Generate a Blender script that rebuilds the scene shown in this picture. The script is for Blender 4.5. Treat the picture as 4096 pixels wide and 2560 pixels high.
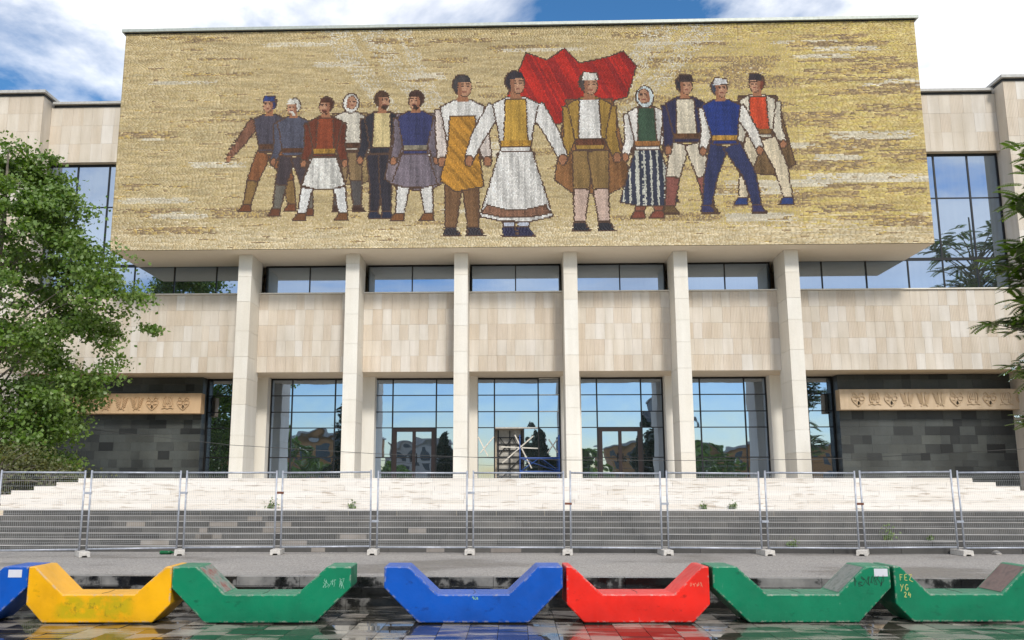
import bpy, math, random
import numpy as np
from mathutils import Vector, Matrix, noise as mnoise
R = math.radians
rng = np.random.default_rng(7)
random.seed(7)
scn = bpy.context.scene
for o in list(bpy.data.objects): bpy.data.objects.remove(o)

# ------------------------------------------------------------------ camera
cam = bpy.data.cameras.new('camera')
cam.sensor_width = 36; cam.lens = 36*3600/4096; cam.shift_x = 116/4096; cam.clip_end = 3000
co = bpy.data.objects.new('camera', cam); scn.collection.objects.link(co)
co.location = (-0.05, 0, 2.0); co.rotation_euler = (R(90+10.33), 0, R(2.06))
scn.camera = co
scn.render.resolution_x = 1024; scn.render.resolution_y = 640
scn.view_settings.view_transform = 'Standard'; scn.view_settings.look = 'None'
scn.view_settings.exposure = 1.0; scn.view_settings.gamma = 1
scn.view_settings.use_curve_mapping = False

# ------------------------------------------------------------------ world and sun
SUN_EL, SUN_AZ = R(41), R(163)          # azimuth clockwise from +Y (sun behind the camera, to the right)
world = bpy.data.worlds.new('World'); scn.world = world; world.use_nodes = True
wt = world.node_tree; wt.nodes.clear()
def wn(t, **k):
    n = wt.nodes.new(t)
    for a, b in k.items(): setattr(n, a, b)
    return n
sky = wn('ShaderNodeTexSky', sky_type='NISHITA'); sky.sun_disc = False
sky.sun_elevation = SUN_EL; sky.sun_rotation = SUN_AZ; sky.air_density = 1.0; sky.dust_density = 0.3; sky.ozone_density = 2.0
tc = wn('ShaderNodeTexCoord'); sx = wn('ShaderNodeSeparateXYZ'); wt.links.new(tc.outputs['Generated'], sx.inputs[0])
zz = wn('ShaderNodeMath', operation='MAXIMUM'); wt.links.new(sx.outputs['Z'], zz.inputs[0]); zz.inputs[1].default_value = 0.0
za = wn('ShaderNodeMath', operation='ADD'); wt.links.new(zz.outputs[0], za.inputs[0]); za.inputs[1].default_value = 0.16
dx = wn('ShaderNodeMath', operation='DIVIDE'); dy = wn('ShaderNodeMath', operation='DIVIDE')
wt.links.new(sx.outputs['X'], dx.inputs[0]); wt.links.new(za.outputs[0], dx.inputs[1])
wt.links.new(sx.outputs['Y'], dy.inputs[0]); wt.links.new(za.outputs[0], dy.inputs[1])
cx = wn('ShaderNodeCombineXYZ'); wt.links.new(dx.outputs[0], cx.inputs[0]); wt.links.new(dy.outputs[0], cx.inputs[1]); cx.inputs[2].default_value = 10.2
n1 = wn('ShaderNodeTexNoise'); n1.inputs['Scale'].default_value = 1.15; n1.inputs['Detail'].default_value = 9; n1.inputs['Roughness'].default_value = 0.56; n1.inputs['Distortion'].default_value = 0.25
wt.links.new(cx.outputs[0], n1.inputs['Vector'])
r1 = wn('ShaderNodeMapRange'); r1.inputs['From Min'].default_value = 0.43; r1.inputs['From Max'].default_value = 0.53; r1.clamp = True
wt.links.new(n1.outputs['Fac'], r1.inputs['Value'])
n2 = wn('ShaderNodeTexNoise'); n2.inputs['Scale'].default_value = 2.3; n2.inputs['Detail'].default_value = 6
wt.links.new(cx.outputs[0], n2.inputs['Vector'])
cr = wn('ShaderNodeValToRGB'); cr.color_ramp.elements[0].position = 0.32; cr.color_ramp.elements[0].color = (7.2, 7.4, 7.9, 1)
cr.color_ramp.elements[1].position = 0.62; cr.color_ramp.elements[1].color = (10.4, 10.4, 10.4, 1)
wt.links.new(n2.outputs['Fac'], cr.inputs[0])
mx = wn('ShaderNodeMix', data_type='RGBA')
lowclr = wn('ShaderNodeMapRange', interpolation_type='SMOOTHSTEP'); lowclr.inputs['From Min'].default_value = 0.10; lowclr.inputs['From Max'].default_value = 0.26   # clear air along the horizon
wt.links.new(sx.outputs['Z'], lowclr.inputs['Value'])
cov = wn('ShaderNodeMath', operation='MULTIPLY'); wt.links.new(r1.outputs[0], cov.inputs[0]); wt.links.new(lowclr.outputs[0], cov.inputs[1])
wt.links.new(cov.outputs[0], mx.inputs[0]); hs = wn('ShaderNodeHueSaturation'); hs.inputs['Saturation'].default_value = 1.3; wt.links.new(sky.outputs[0], hs.inputs['Color']); wt.links.new(hs.outputs[0], mx.inputs[6]); wt.links.new(cr.outputs[0], mx.inputs[7])
bg = wn('ShaderNodeBackground'); bg.inputs['Strength'].default_value = 0.072
wt.links.new(mx.outputs[2], bg.inputs[0])
wo = wn('ShaderNodeOutputWorld'); wt.links.new(bg.outputs[0], wo.inputs[0])

sl = bpy.data.lights.new('sun', 'SUN'); sl.energy = 1.5; sl.angle = R(10); sl.color = (1.0, 0.955, 0.88)
so = bpy.data.objects.new('sun', sl); scn.collection.objects.link(so)
sd = Vector((math.sin(SUN_AZ)*math.cos(SUN_EL), math.cos(SUN_AZ)*math.cos(SUN_EL), math.sin(SUN_EL)))
so.rotation_euler = sd.to_track_quat('Z', 'Y').to_euler(); so.location = (30, -40, 60)

# ------------------------------------------------------------------ helpers
col = scn.collection
def lin(c):
    c = np.asarray(c, float)/255.0
    return np.where(c <= 0.04045, c/12.92, ((c+0.055)/1.055)**2.4)
def S(r, g, b, k=0.80):
    a = lin((r, g, b))*k
    return (float(a[0]), float(a[1]), float(a[2]), 1)

class MB:
    def __init__(s): s.v = []; s.f = []
    def add(s, vs, fs):
        b = len(s.v); s.v += [tuple(p) for p in vs]; s.f += [tuple(b+i for i in f) for f in fs]; return s
    def box(s, x0, x1, y0, y1, z0, z1):
        return s.add([(x0,y0,z0),(x1,y0,z0),(x1,y1,z0),(x0,y1,z0),(x0,y0,z1),(x1,y0,z1),(x1,y1,z1),(x0,y1,z1)],
              [(0,3,2,1),(4,5,6,7),(0,1,5,4),(1,2,6,5),(2,3,7,6),(3,0,4,7)])
    def tube(s, pts, r, n=8, r1=None, caps=True):
        pts = [Vector(p) for p in pts]; rings = []; up = None
        m = len(pts)
        for i, p in enumerate(pts):
            d = (pts[min(i+1, m-1)]-pts[max(i-1, 0)]).normalized()
            if up is None:
                up = Vector((0,0,1)) if abs(d.z) < 0.9 else Vector((1,0,0))
            a = d.cross(up).normalized(); b = a.cross(d).normalized(); up = b
            rr = r if r1 is None else r+(r1-r)*i/max(1, m-1)
            rings.append([p+(a*math.cos(2*math.pi*k/n)+b*math.sin(2*math.pi*k/n))*rr for k in range(n)])
        vs = [q for g in rings for q in g]; fs = []
        for i in range(m-1):
            for k in range(n):
                fs.append((i*n+k, i*n+(k+1)%n, (i+1)*n+(k+1)%n, (i+1)*n+k))
        if caps: fs.append(tuple(range(n-1, -1, -1))); fs.append(tuple((m-1)*n+k for k in range(n)))
        return s.add(vs, fs)
    def bar(s, p, q, w, d):                       # rectangular bar lying in the XZ plane, d deep in Y
        p = Vector(p); q = Vector(q); t = (q-p).normalized(); nrm = Vector((-t.z, 0, t.x))*w/2
        yy = Vector((0, d/2, 0))
        vs = [p-nrm-yy, q-nrm-yy, q+nrm-yy, p+nrm-yy, p-nrm+yy, q-nrm+yy, q+nrm+yy, p+nrm+yy]
        return s.add(vs, [(0,1,2,3),(7,6,5,4),(0,4,5,1),(1,5,6,2),(2,6,7,3),(3,7,4,0)])
    def prism(s, pts, y0, y1):                    # outline in XZ extruded along Y
        n = len(pts)
        vs = [(x, y0, z) for x, z in pts]+[(x, y1, z) for x, z in pts]
        fs = [tuple(range(n)), tuple(range(2*n-1, n-1, -1))]
        fs += [(i, i+n, (i+1)%n+n, (i+1)%n) for i in range(n)]
        return s.add(vs, fs)
    def mesh(s, name):
        me = bpy.data.meshes.new(name); me.from_pydata(s.v, [], s.f); me.update(); return me
    def build(s, name, mat, parent=None, loc=None, fix=False, smooth=False, bevel=0):
        me = s.mesh(name)
        if fix or bevel:
            import bmesh
            bm = bmesh.new(); bm.from_mesh(me); bmesh.ops.recalc_face_normals(bm, faces=bm.faces); bm.to_mesh(me); bm.free()
        if smooth: me.polygons.foreach_set('use_smooth', [True]*len(me.polygons))
        me.materials.append(mat)
        o = link(name, me, parent, loc)
        if bevel:
            m = o.modifiers.new('bevel', 'BEVEL'); m.width = bevel; m.segments = 2; m.limit_method = 'ANGLE'; m.angle_limit = R(30)
        return o
WLOC = {}
def link(name, me, parent=None, loc=None):
    """vertices are world coordinates unless loc (local placement under parent) is given"""
    o = bpy.data.objects.new(name, me); col.objects.link(o)
    if parent is not None:
        o.parent = parent
        if loc is None: o.matrix_parent_inverse = Matrix.Translation(-WLOC.get(parent.name, Vector((0,0,0))))
        else: o.location = loc
        if loc is None: WLOC[o.name] = Vector((0,0,0))
    elif loc is not None:
        o.location = loc
    return o
def empty(name, loc, rz=0):
    o = bpy.data.objects.new(name, None); col.objects.link(o); o.location = loc; o.rotation_euler = (0,0,rz)
    o.empty_display_size = 0.3; WLOC[o.name] = Vector(loc); return o
def tag(o, label=None, cat=None, group=None, kind=None):
    if label: o['label'] = label
    if cat: o['category'] = cat
    if group: o['group'] = group
    if kind: o['kind'] = kind
    return o
def copy_tree(o, parent=None):
    c = o.copy(); col.objects.link(c); c.parent = parent
    if parent is not None: c.matrix_parent_inverse = o.matrix_parent_inverse.copy()
    for ch in list(o.children): copy_tree(ch, c)
    return c
_unit = {}
def unit(mat):
    if mat.name not in _unit:
        m = MB().box(-.5,.5,-.5,.5,-.5,.5).mesh('block_'+mat.name); m.materials.append(mat); _unit[mat.name] = m
    return _unit[mat.name]
def block(name, mat, x0, x1, y0, y1, z0, z1, parent):
    """a box piece that shares one mesh; world coordinates, parent without rotation"""
    o = bpy.data.objects.new(name, unit(mat)); col.objects.link(o); o.parent = parent
    o.matrix_parent_inverse = Matrix.Translation(-WLOC.get(parent.name, Vector((0,0,0))))
    o.location = ((x0+x1)/2, (y0+y1)/2, (z0+z1)/2); o.scale = (x1-x0, y1-y0, z1-z0)
    return o
def npmesh(name, V, F, mat):
    """V (n,3) F (m,4) arrays"""
    me = bpy.data.meshes.new(name); V = np.ascontiguousarray(V, np.float32); F = np.ascontiguousarray(F, np.int32)
    k = F.shape[1]
    me.vertices.add(len(V)); me.vertices.foreach_set('co', V.ravel())
    me.loops.add(F.size); me.loops.foreach_set('vertex_index', F.ravel())
    me.polygons.add(len(F)); me.polygons.foreach_set('loop_start', np.arange(0, F.size, k, dtype=np.int32))
    me.polygons.foreach_set('loop_total', np.full(len(F), k, np.int32))
    me.update(calc_edges=True); me.materials.append(mat); return me

# ------------------------------------------------------------------ materials
class Mat:
    def __init__(s, name):
        s.m = bpy.data.materials.new(name); s.m.use_nodes = True; s.t = s.m.node_tree
        s.p = s.t.nodes['Principled BSDF']; s.out = s.t.nodes['Material Output']
    def n(s, t, **k):
        x = s.t.nodes.new(t)
        for a, b in k.items(): setattr(x, a, b)
        return x
    def l(s, a, b): s.t.links.new(a, b)
    def pos(s):
        g = s.n('ShaderNodeNewGeometry'); return g.outputs['Position']
    def noise(s, scale, detail=4, vec=None, rough=0.55, stretch=None):
        x = s.n('ShaderNodeTexNoise'); x.inputs['Scale'].default_value = scale; x.inputs['Detail'].default_value = detail; x.inputs['Roughness'].default_value = rough
        v = vec or s.pos()
        if stretch:
            mp = s.n('ShaderNodeMapping'); mp.inputs['Scale'].default_value = stretch; s.l(v, mp.inputs[0]); v = mp.outputs[0]
        s.l(v, x.inputs['Vector']); return x.outputs['Fac']
    def ramp(s, fac, stops):
        x = s.n('ShaderNodeValToRGB'); e = x.color_ramp.elements
        while len(e) < len(stops): e.new(0.5)
        for i, (p, c) in enumerate(stops): e[i].position = p; e[i].color = c
        s.l(fac, x.inputs[0]); return x.outputs[0]
    def mix(s, fac, a, b, mode='MIX'):
        x = s.n('ShaderNodeMix', data_type='RGBA', blend_type=mode)
        for i, v in ((0, fac), (6, a), (7, b)):
            if hasattr(v, 'is_linked') or hasattr(v, 'links'): s.l(v, x.inputs[i])
            else: x.inputs[i].default_value = v
        return x.outputs[2]
    def math(s, op, a, b=None, c=None):
        x = s.n('ShaderNodeMath', operation=op)
        for i, v in enumerate((a, b, c)):
            if v is None: continue
            if hasattr(v, 'links'): s.l(v, x.inputs[i])
            else: x.inputs[i].default_value = v
        return x.outputs[0]
    def rnd(s): return s.n('ShaderNodeObjectInfo').outputs['Random']
    def bump(s, h, strength=0.3, dist=0.02):
        b = s.n('ShaderNodeBump'); b.inputs['Strength'].default_value = strength; b.inputs['Distance'].default_value = dist
        s.l(h, b.inputs['Height']); s.l(b.outputs[0], s.p.inputs['Normal']); return b
    def base(s, c):
        if hasattr(c, 'links'): s.l(c, s.p.inputs['Base Color'])
        else: s.p.inputs['Base Color'].default_value = c
    def rough(s, r):
        if hasattr(r, 'links'): s.l(r, s.p.inputs['Roughness'])
        else: s.p.inputs['Roughness'].default_value = r

def m_plain(name, c, rough=0.5, metal=0.0, var=0.12, scale=6):
    a = Mat(name); d = tuple(x*(1-var*1.6) for x in c[:3])+(1,); u = tuple(min(1, x*(1+var)) for x in c[:3])+(1,)
    a.base(a.ramp(a.noise(scale, 5), [(0.3, d), (0.7, u)])); a.rough(rough); a.p.inputs['Metallic'].default_value = metal
    return a.m
def m_stone(name, tones, rough=0.65, ribs=False, streak=0.10, blotch=0.10, fine=60):
    a = Mat(name); n = len(tones)
    c = a.ramp(a.rnd(), [(i/(n-1), t) for i, t in enumerate(tones)])
    v = a.ramp(a.noise(0.35, 6), [(0.3, (1-blotch*1.5,)*3+(1,)), (0.7, (1+blotch*0.4,)*3+(1,))])
    c = a.mix(1.0, c, v, 'MULTIPLY')
    w = a.ramp(a.noise(3.0, 5, stretch=(1,1,0.12)), [(0.35, (1-streak*1.4, 1-streak*1.6, 1-streak*2, 1)), (0.65, (1,1,1,1))])
    c = a.mix(1.0, c, w, 'MULTIPLY')
    f = a.ramp(a.noise(fine, 3, stretch=(1,1,0.5)), [(0.3, (0.9,0.9,0.9,1)), (0.6, (1.02,1.02,1.02,1))])
    c = a.mix(1.0, c, f, 'MULTIPLY'); a.base(c); a.rough(rough)
    if ribs:
        sp = a.n('ShaderNodeSeparateXYZ'); a.l(a.pos(), sp.inputs[0])
        h = a.math('SINE', a.math('MULTIPLY', sp.outputs[0], 2*math.pi/0.075))
        a.bump(h, 0.40, 0.010)
    else: a.bump(a.noise(fine, 4), 0.15, 0.01)
    return a.m
def m_glass(name, refl=0.62, tint=(0.50,0.62,0.82,1), body=(0.012,0.017,0.016,1), wave=0.008, scale=0.9):
    a = Mat(name); a.t.nodes.remove(a.p)
    d = a.n('ShaderNodeBsdfPrincipled'); d.inputs['Roughness'].default_value = 0.25
    cur = a.noise(6, 3, stretch=(1.5,1,0.04)); a.l(a.ramp(cur, [(0.35, body), (0.65, tuple(x*2.6 for x in body[:3])+(1,))]), d.inputs['Base Color'])
    g = a.n('ShaderNodeBsdfGlossy'); g.inputs['Roughness'].default_value = 0.012; g.inputs['Color'].default_value = tint
    of = a.n('ShaderNodeVectorMath', operation='MULTIPLY_ADD'); a.l(a.pos(), of.inputs[0]); of.inputs[1].default_value = (1,1,1)
    cmb = a.n('ShaderNodeCombineXYZ'); r = a.math('MULTIPLY', a.rnd(), 50.0); a.l(r, cmb.inputs[0]); a.l(r, cmb.inputs[2]); a.l(cmb.outputs[0], of.inputs[2])
    h = a.noise(scale, 1, vec=of.outputs[0], rough=0.3)
    s5 = a.n('ShaderNodeSeparateXYZ'); a.l(a.pos(), s5.inputs[0]); tl_ = a.math('MULTIPLY', a.math('SUBTRACT', a.rnd(), 0.5), 1.3)
    h = a.math('ADD', h, a.math('ADD', a.math('MULTIPLY', tl_, s5.outputs[0]), a.math('MULTIPLY', a.math('MULTIPLY', tl_, -.6), s5.outputs[2])))
    b = a.n('ShaderNodeBump'); b.inputs['Strength'].default_value = 1; b.inputs['Distance'].default_value = wave; a.l(h, b.inputs['Height']); a.l(b.outputs[0], g.inputs['Normal'])
    fr = a.n('ShaderNodeFresnel'); fr.inputs['IOR'].default_value = 1.6
    fac = a.math('MINIMUM', a.math('ADD', fr.outputs[0], refl), 0.98)
    ms = a.n('ShaderNodeMixShader'); a.l(fac, ms.inputs[0]); a.l(d.outputs[0], ms.inputs[1]); a.l(g.outputs[0], ms.inputs[2]); a.l(ms.outputs[0], a.out.inputs[0])
    return a.m

M = {}
M['panel'] = m_stone('travertine_smooth', [S(231,219,203), S(235,225,211), S(239,230,219), S(233,222,207), S(242,235,226)], 0.7)
M['panel_rib'] = m_stone('travertine_ribbed', [S(230,215,196), S(235,221,204), S(226,210,191), S(238,226,210)], 0.75, ribs=True)
M['column'] = m_stone('limestone_column', [S(244,238,226), S(247,242,232), S(241,233,219)], 0.6, blotch=0.05, streak=0.05)
M['plaster'] = m_stone('cream_render', [S(232,214,188), S(232,214,188)], 0.8, blotch=0.06, streak=0.05)
M['soffit'] = m_stone('cream_soffit', [S(246,233,212), S(246,233,212)], 0.8, blotch=0.03, streak=0.02)
M['dark'] = m_stone('dark_slate', [S(58,61,62), S(84,88,87), S(92,97,96), S(76,79,77), S(100,104,101), S(70,73,73), S(36,38,40), S(88,92,91)], 0.42, blotch=0.42, streak=0.05, fine=25)
M['frame'] = m_plain('black_steel', S(18,18,20), 0.4)
M['frame_white'] = m_plain('white_profile', S(225,222,215), 0.5)
M['door'] = m_plain('brown_bronze', S(34,15,11), 0.45)
M['glass'] = m_glass('window_glass')
M['glass_up'] = m_glass('upper_window_glass', refl=0.60, tint=(0.46,0.57,0.74,1), wave=0.004, scale=0.35, body=(0.03,0.035,0.03,1))
M['coping'] = m_plain('zinc_coping', S(186,192,184), 0.45, 0.2)
M['wcap'] = m_plain('wing_coping', S(196,194,190), 0.5)
M['relief'] = m_stone('sandstone_relief', [S(226,190,148), S(230,196,156), S(222,186,146)], 0.75, blotch=0.12, streak=0.1)
M['relief_r'] = m_stone('pale_relief', [S(228,204,172), S(224,196,160), S(230,206,176)], 0.75, blotch=0.14, streak=0.12)
M['tape'] = m_plain('paper_tape', S(232,226,214), 0.8)
M['blue_steel'] = m_plain('blue_paint_steel', S(30,88,178), 0.4)
M['galv'] = m_plain('galvanised_steel', S(186,190,200), 0.42, 0.3, 0.15, 14)
M['wire'] = m_plain('wire_steel', S(186,188,188), 0.5, 0.2)
M['foot'] = m_plain('concrete_foot', S(214,208,200), 0.9, 0, 0.15, 20)
M['rust'] = m_plain('rusty_clamp', S(120,70,50), 0.7)
M['paper'] = m_plain('white_sticker', S(222,222,230), 0.6, 0, 0.04)
M['cable'] = m_plain('black_cable', S(70,70,70), 0.6)
M['bark'] = m_plain('grey_bark', S(120,112,100), 0.9, 0, 0.3, 5)
M['interior'] = m_plain('interior_plaster', S(200,195,185), 0.8)
M['white_step'] = None

def m_leaf(name, tones, under, trans=0.25):
    a = Mat(name); g = a.n('ShaderNodeNewGeometry'); n = len(tones)
    c = a.ramp(g.outputs['Random Per Island'], [(i/(n-1), t) for i, t in enumerate(tones)])
    big = a.ramp(a.noise(0.7, 3), [(0.3, (0.62,0.7,0.5,1)), (0.7, (1.2,1.15,1.05,1))])
    c = a.mix(1.0, c, big, 'MULTIPLY')
    c = a.mix(g.outputs['Backfacing'], c, under); a.base(c); a.rough(0.42)
    t = a.n('ShaderNodeBsdfTranslucent'); a.l(a.mix(1.0, c, (1.25,1.35,0.6,1), 'MULTIPLY'), t.inputs[0])
    ms = a.n('ShaderNodeMixShader'); ms.inputs[0].default_value = trans
    a.l(a.p.outputs[0], ms.inputs[1]); a.l(t.outputs[0], ms.inputs[2]); a.l(ms.outputs[0], a.out.inputs[0]); return a.m
M['leaf'] = m_leaf('poplar_leaves', [(0.05,0.115,0.010,1), (0.095,0.19,0.012,1), (0.145,0.25,0.025,1), (0.08,0.165,0.012,1), (0.20,0.30,0.05,1), (0.30,0.37,0.16,1)], (0.15,0.23,0.06,1), 0.30)
M['leaf2'] = m_leaf('ailanthus_leaves', [(0.08,0.165,0.015,1), (0.13,0.235,0.02,1), (0.18,0.29,0.035,1), (0.10,0.19,0.02,1)], (0.11,0.16,0.06,1), 0.3)
M['bush'] = m_leaf('shrub_leaves', [(0.07,0.08,0.015,1), (0.12,0.12,0.02,1), (0.05,0.075,0.015,1), (0.15,0.13,0.025,1)], (0.12,0.13,0.05,1))
M['needle'] = m_leaf('conifer_needles', [(0.012,0.03,0.014,1), (0.02,0.045,0.02,1), (0.016,0.036,0.02,1)], (0.02,0.04,0.02,1), 0.05)
M['weed'] = m_leaf('weed_leaves', [(0.12,0.20,0.03,1), (0.18,0.24,0.05,1)], (0.12,0.18,0.05,1))

def m_steps_white():
    a = Mat('white_travertine_steps')
    c = a.ramp(a.rnd(), [(0, S(236,228,218)), (0.5, S(241,235,227)), (1, S(230,221,209))])
    st = a.ramp(a.noise(2.2, 7, stretch=(0.7,1,9.0), rough=0.62), [(0.36, (0.5,0.42,0.34,1)), (0.44, (1,1,1,1))])
    c = a.mix(0.75, c, st, 'MULTIPLY'); a.base(c); a.rough(0.75); a.bump(a.noise(40, 3), 0.2, 0.01); return a.m
M['white_step'] = m_steps_white()
def m_steps_dark():
    a = Mat('dark_granite_steps')
    c = a.ramp(a.rnd(), [(0, S(74,72,70)), (0.5, S(88,86,83)), (1, S(104,101,97))])
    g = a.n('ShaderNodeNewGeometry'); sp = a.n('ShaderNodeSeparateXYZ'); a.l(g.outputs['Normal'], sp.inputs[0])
    dust_light = a.mix(a.math('MULTIPLY', a.math('GREATER_THAN', sp.outputs[2], 0.5), 0.85), c, S(222,217,210))   # dusty, worn treads, plus the light they catch painted into the colour
    v = a.ramp(a.noise(1.3, 6), [(0.3, (0.68,0.68,0.68,1)), (0.7, (1.12,1.1,1.08,1))])
    a.base(a.mix(1.0, dust_light, v, 'MULTIPLY')); a.rough(0.6); a.bump(a.noise(50, 3), 0.2, 0.01); return a.m
M['dark_step'] = m_steps_dark()
def m_asphalt():
    a = Mat('asphalt')
    c = a.ramp(a.noise(34, 4, rough=0.75), [(0.30, S(96,92,89)), (0.46, S(158,153,148)), (0.56, S(176,171,165)), (0.72, S(236,231,223))])
    v = a.ramp(a.noise(0.45, 5, stretch=(0.5,1,1)), [(0.36, (0.62,0.60,0.58,1)), (0.44, (0.94,0.93,0.92,1)), (0.7, (1.08,1.06,1.03,1))])
    a.base(a.mix(1.0, c, v, 'MULTIPLY')); a.rough(a.ramp(a.noise(0.45, 5, stretch=(0.5,1,1)), [(0.34, (0.4,)*3+(1,)), (0.46, (0.85,)*3+(1,))]))
    a.bump(a.noise(120, 2), 0.5, 0.01); return a.m
M['asphalt'] = m_asphalt()
def m_wet_kerb():
    a = Mat('wet_stained_kerb')
    f = a.noise(1.8, 6, stretch=(1,1,0.9), rough=0.6)
    g = a.n('ShaderNodeNewGeometry'); sp = a.n('ShaderNodeSeparateXYZ'); a.l(g.outputs['Normal'], sp.inputs[0])
    top = a.math('GREATER_THAN', sp.outputs[2], 0.5)
    wet = a.ramp(f, [(0.42, S(20,20,20)), (0.48, S(34,33,31)), (0.52, S(116,114,111)), (0.7, S(150,147,142))])
    dry = a.ramp(a.noise(3, 5), [(0.3, S(128,125,121)), (0.7, S(176,172,167))])
    a.base(a.mix(a.math('MULTIPLY', top, 0.7), wet, dry)); a.rough(a.ramp(f, [(0.42, (0.16,)*3+(1,)), (0.52, (0.55,)*3+(1,))])); return a.m
M['kerb'] = m_wet_kerb()
def m_wet_step():
    a = Mat('wet_black_steps')
    f = a.noise(2.4, 6, rough=0.6)
    a.base(a.ramp(f, [(0.40, S(18,18,18)), (0.56, S(34,33,32)), (0.62, S(110,108,104)), (0.8, S(140,137,132))])); a.rough(a.ramp(f, [(0.4, (0.10,)*3+(1,)), (0.7, (0.4,)*3+(1,))])); return a.m
M['wetstep'] = m_wet_step()
def m_tile():
    a = Mat('wet_paving')
    c = a.ramp(a.rnd(), [(0, S(74,70,64)), (0.16, S(120,112,98)), (0.3, S(96,92,84)), (0.44, S(150,142,126)), (0.58, S(84,88,80)), (0.72, S(128,112,100)), (0.86, S(62,62,60)), (1, S(168,160,146))])
    w = a.noise(1.0, 5, stretch=(0.8,2.6,1), rough=0.6)
    wet = a.n('ShaderNodeMapRange'); wet.inputs['From Min'].default_value = 0.49; wet.inputs['From Max'].default_value = 0.60; a.l(a.math('ADD', w, a.math('MULTIPLY_ADD', a.rnd(), 0.20, -0.08)), wet.inputs['Value'])
    dryc = a.mix(0.45, c, S(186,178,166))
    wetc = a.mix(1.0, c, (0.32,0.32,0.32,1), 'MULTIPLY')
    a.base(a.mix(wet.outputs[0], wetc, dryc))
    a.rough(a.math('MULTIPLY_ADD', wet.outputs[0], 0.24, 0.03)); a.p.inputs['IOR'].default_value = 1.55
    a.bump(a.noise(3.0, 2), 0.06, 0.01); return a.m
M['tile'] = m_tile()
def m_paint(name, c, dirt, blotch=False):
    a = Mat(name)
    v = a.ramp(a.noise(1.6, 6), [(0.25, tuple(x*0.72 for x in c[:3])+(1,)), (0.55, c), (0.8, tuple(min(1, x*1.12) for x in c[:3])+(1,))])
    s = a.ramp(a.noise(7, 7, rough=0.7, stretch=(0.6,1,1)), [(0.30, (1,1,1,1)), (0.40, (0,0,0,1))])
    v = a.mix(a.math('MULTIPLY', s, 0.6), v, dirt)
    sc_ = a.ramp(a.noise(14, 6, rough=0.75, stretch=(1,1,0.35)), [(0.66, (0,0,0,1)), (0.74, (1,1,1,1))]); v = a.mix(a.math('MULTIPLY', sc_, 0.28), v, tuple(min(1, .35+.5*x) for x in c[:3])+(1,))
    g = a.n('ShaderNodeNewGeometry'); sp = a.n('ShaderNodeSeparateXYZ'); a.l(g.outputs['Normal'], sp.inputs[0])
    up = a.math('MULTIPLY', a.math('GREATER_THAN', sp.outputs[2], 0.3), 0.20)            # sky sheen on upper faces, painted in as a paler tone
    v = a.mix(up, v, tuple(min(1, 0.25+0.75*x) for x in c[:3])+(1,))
    sp2 = a.n('ShaderNodeSeparateXYZ'); a.l(a.pos(), sp2.inputs[0])
    low = a.n('ShaderNodeMapRange'); low.inputs['From Min'].default_value = 0.30; low.inputs['From Max'].default_value = 0.0; a.l(sp2.outputs[2], low.inputs['Value'])
    grime = a.math('MULTIPLY', low.outputs[0], a.math('MULTIPLY', a.noise(4, 6), 0.55))
    v = a.mix(grime, v, dirt); bv = a.n('ShaderNodeBevel'); bv.samples = 4; bv.inputs['Radius'].default_value = 0.03
    dt = a.n('ShaderNodeVectorMath', operation='DOT_PRODUCT'); a.l(bv.outputs[0], dt.inputs[0]); g2 = a.n('ShaderNodeNewGeometry'); a.l(g2.outputs['True Normal'], dt.inputs[1])
    edge = a.math('LESS_THAN', dt.outputs['Value'], 0.985); chip = a.ramp(a.noise(11, 6, rough=0.7), [(0.50, (0,0,0,1)), (0.58, (1,1,1,1))])
    v = a.mix(a.math('MULTIPLY', edge, a.math('MULTIPLY', chip, 0.75)), v, S(176,170,160))          # paint chipped off the arrises
    a.base(v); a.rough(a.ramp(a.noise(9, 4), [(0.3, (0.36,)*3+(1,)), (0.7, (0.58,)*3+(1,))])); a.bump(a.noise(18, 4), 0.15, 0.012); a.p.inputs['Specular IOR Level'].default_value = 0.3
    if blotch:
        tcn = a.n('ShaderNodeTexCoord'); s3 = a.n('ShaderNodeSeparateXYZ'); a.l(tcn.outputs['Object'], s3.inputs[0])
        def soft(o, lo, hi, f):
            m1 = a.n('ShaderNodeMapRange', interpolation_type='SMOOTHSTEP'); m1.inputs['From Min'].default_value = lo; m1.inputs['From Max'].default_value = lo+f; a.l(o, m1.inputs['Value'])
            m2 = a.n('ShaderNodeMapRange', interpolation_type='SMOOTHSTEP'); m2.inputs['From Min'].default_value = hi; m2.inputs['From Max'].default_value = hi-f; a.l(o, m2.inputs['Value'])
            return a.math('MULTIPLY', m1.outputs[0], m2.outputs[0])
        mk = a.math('MULTIPLY', soft(s3.outputs[0], -.70, .60, .22), soft(s3.outputs[2], .02, .40, .07)); nn = a.ramp(a.noise(5, 6, rough=.6), [(0.40, (0,0,0,1)), (0.56, (1,1,1,1))])
        fk = a.math('MULTIPLY', mk, a.math('MULTIPLY', nn, 0.7)); v = a.mix(fk, v, S(176,168,10)); nn2 = a.ramp(a.noise(8, 7, rough=.7), [(0.56, (0,0,0,1)), (0.66, (1,1,1,1))]); v = a.mix(a.math('MULTIPLY', a.math('MULTIPLY', mk, nn2), 0.6), v, S(96,100,30)); a.base(v)
    return a.m
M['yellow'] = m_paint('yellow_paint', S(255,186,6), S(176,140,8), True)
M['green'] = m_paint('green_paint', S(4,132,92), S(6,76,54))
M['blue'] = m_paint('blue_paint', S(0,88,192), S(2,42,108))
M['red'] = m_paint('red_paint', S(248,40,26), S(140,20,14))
def m_worn(name, c1, c2, c3):
    a = Mat(name); a.base(a.ramp(a.noise(5, 7, rough=0.68), [(0.35, c1), (0.5, c2), (0.66, c3)])); a.rough(0.6); a.bump(a.noise(22, 5), 0.3, 0.01); return a.m
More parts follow.
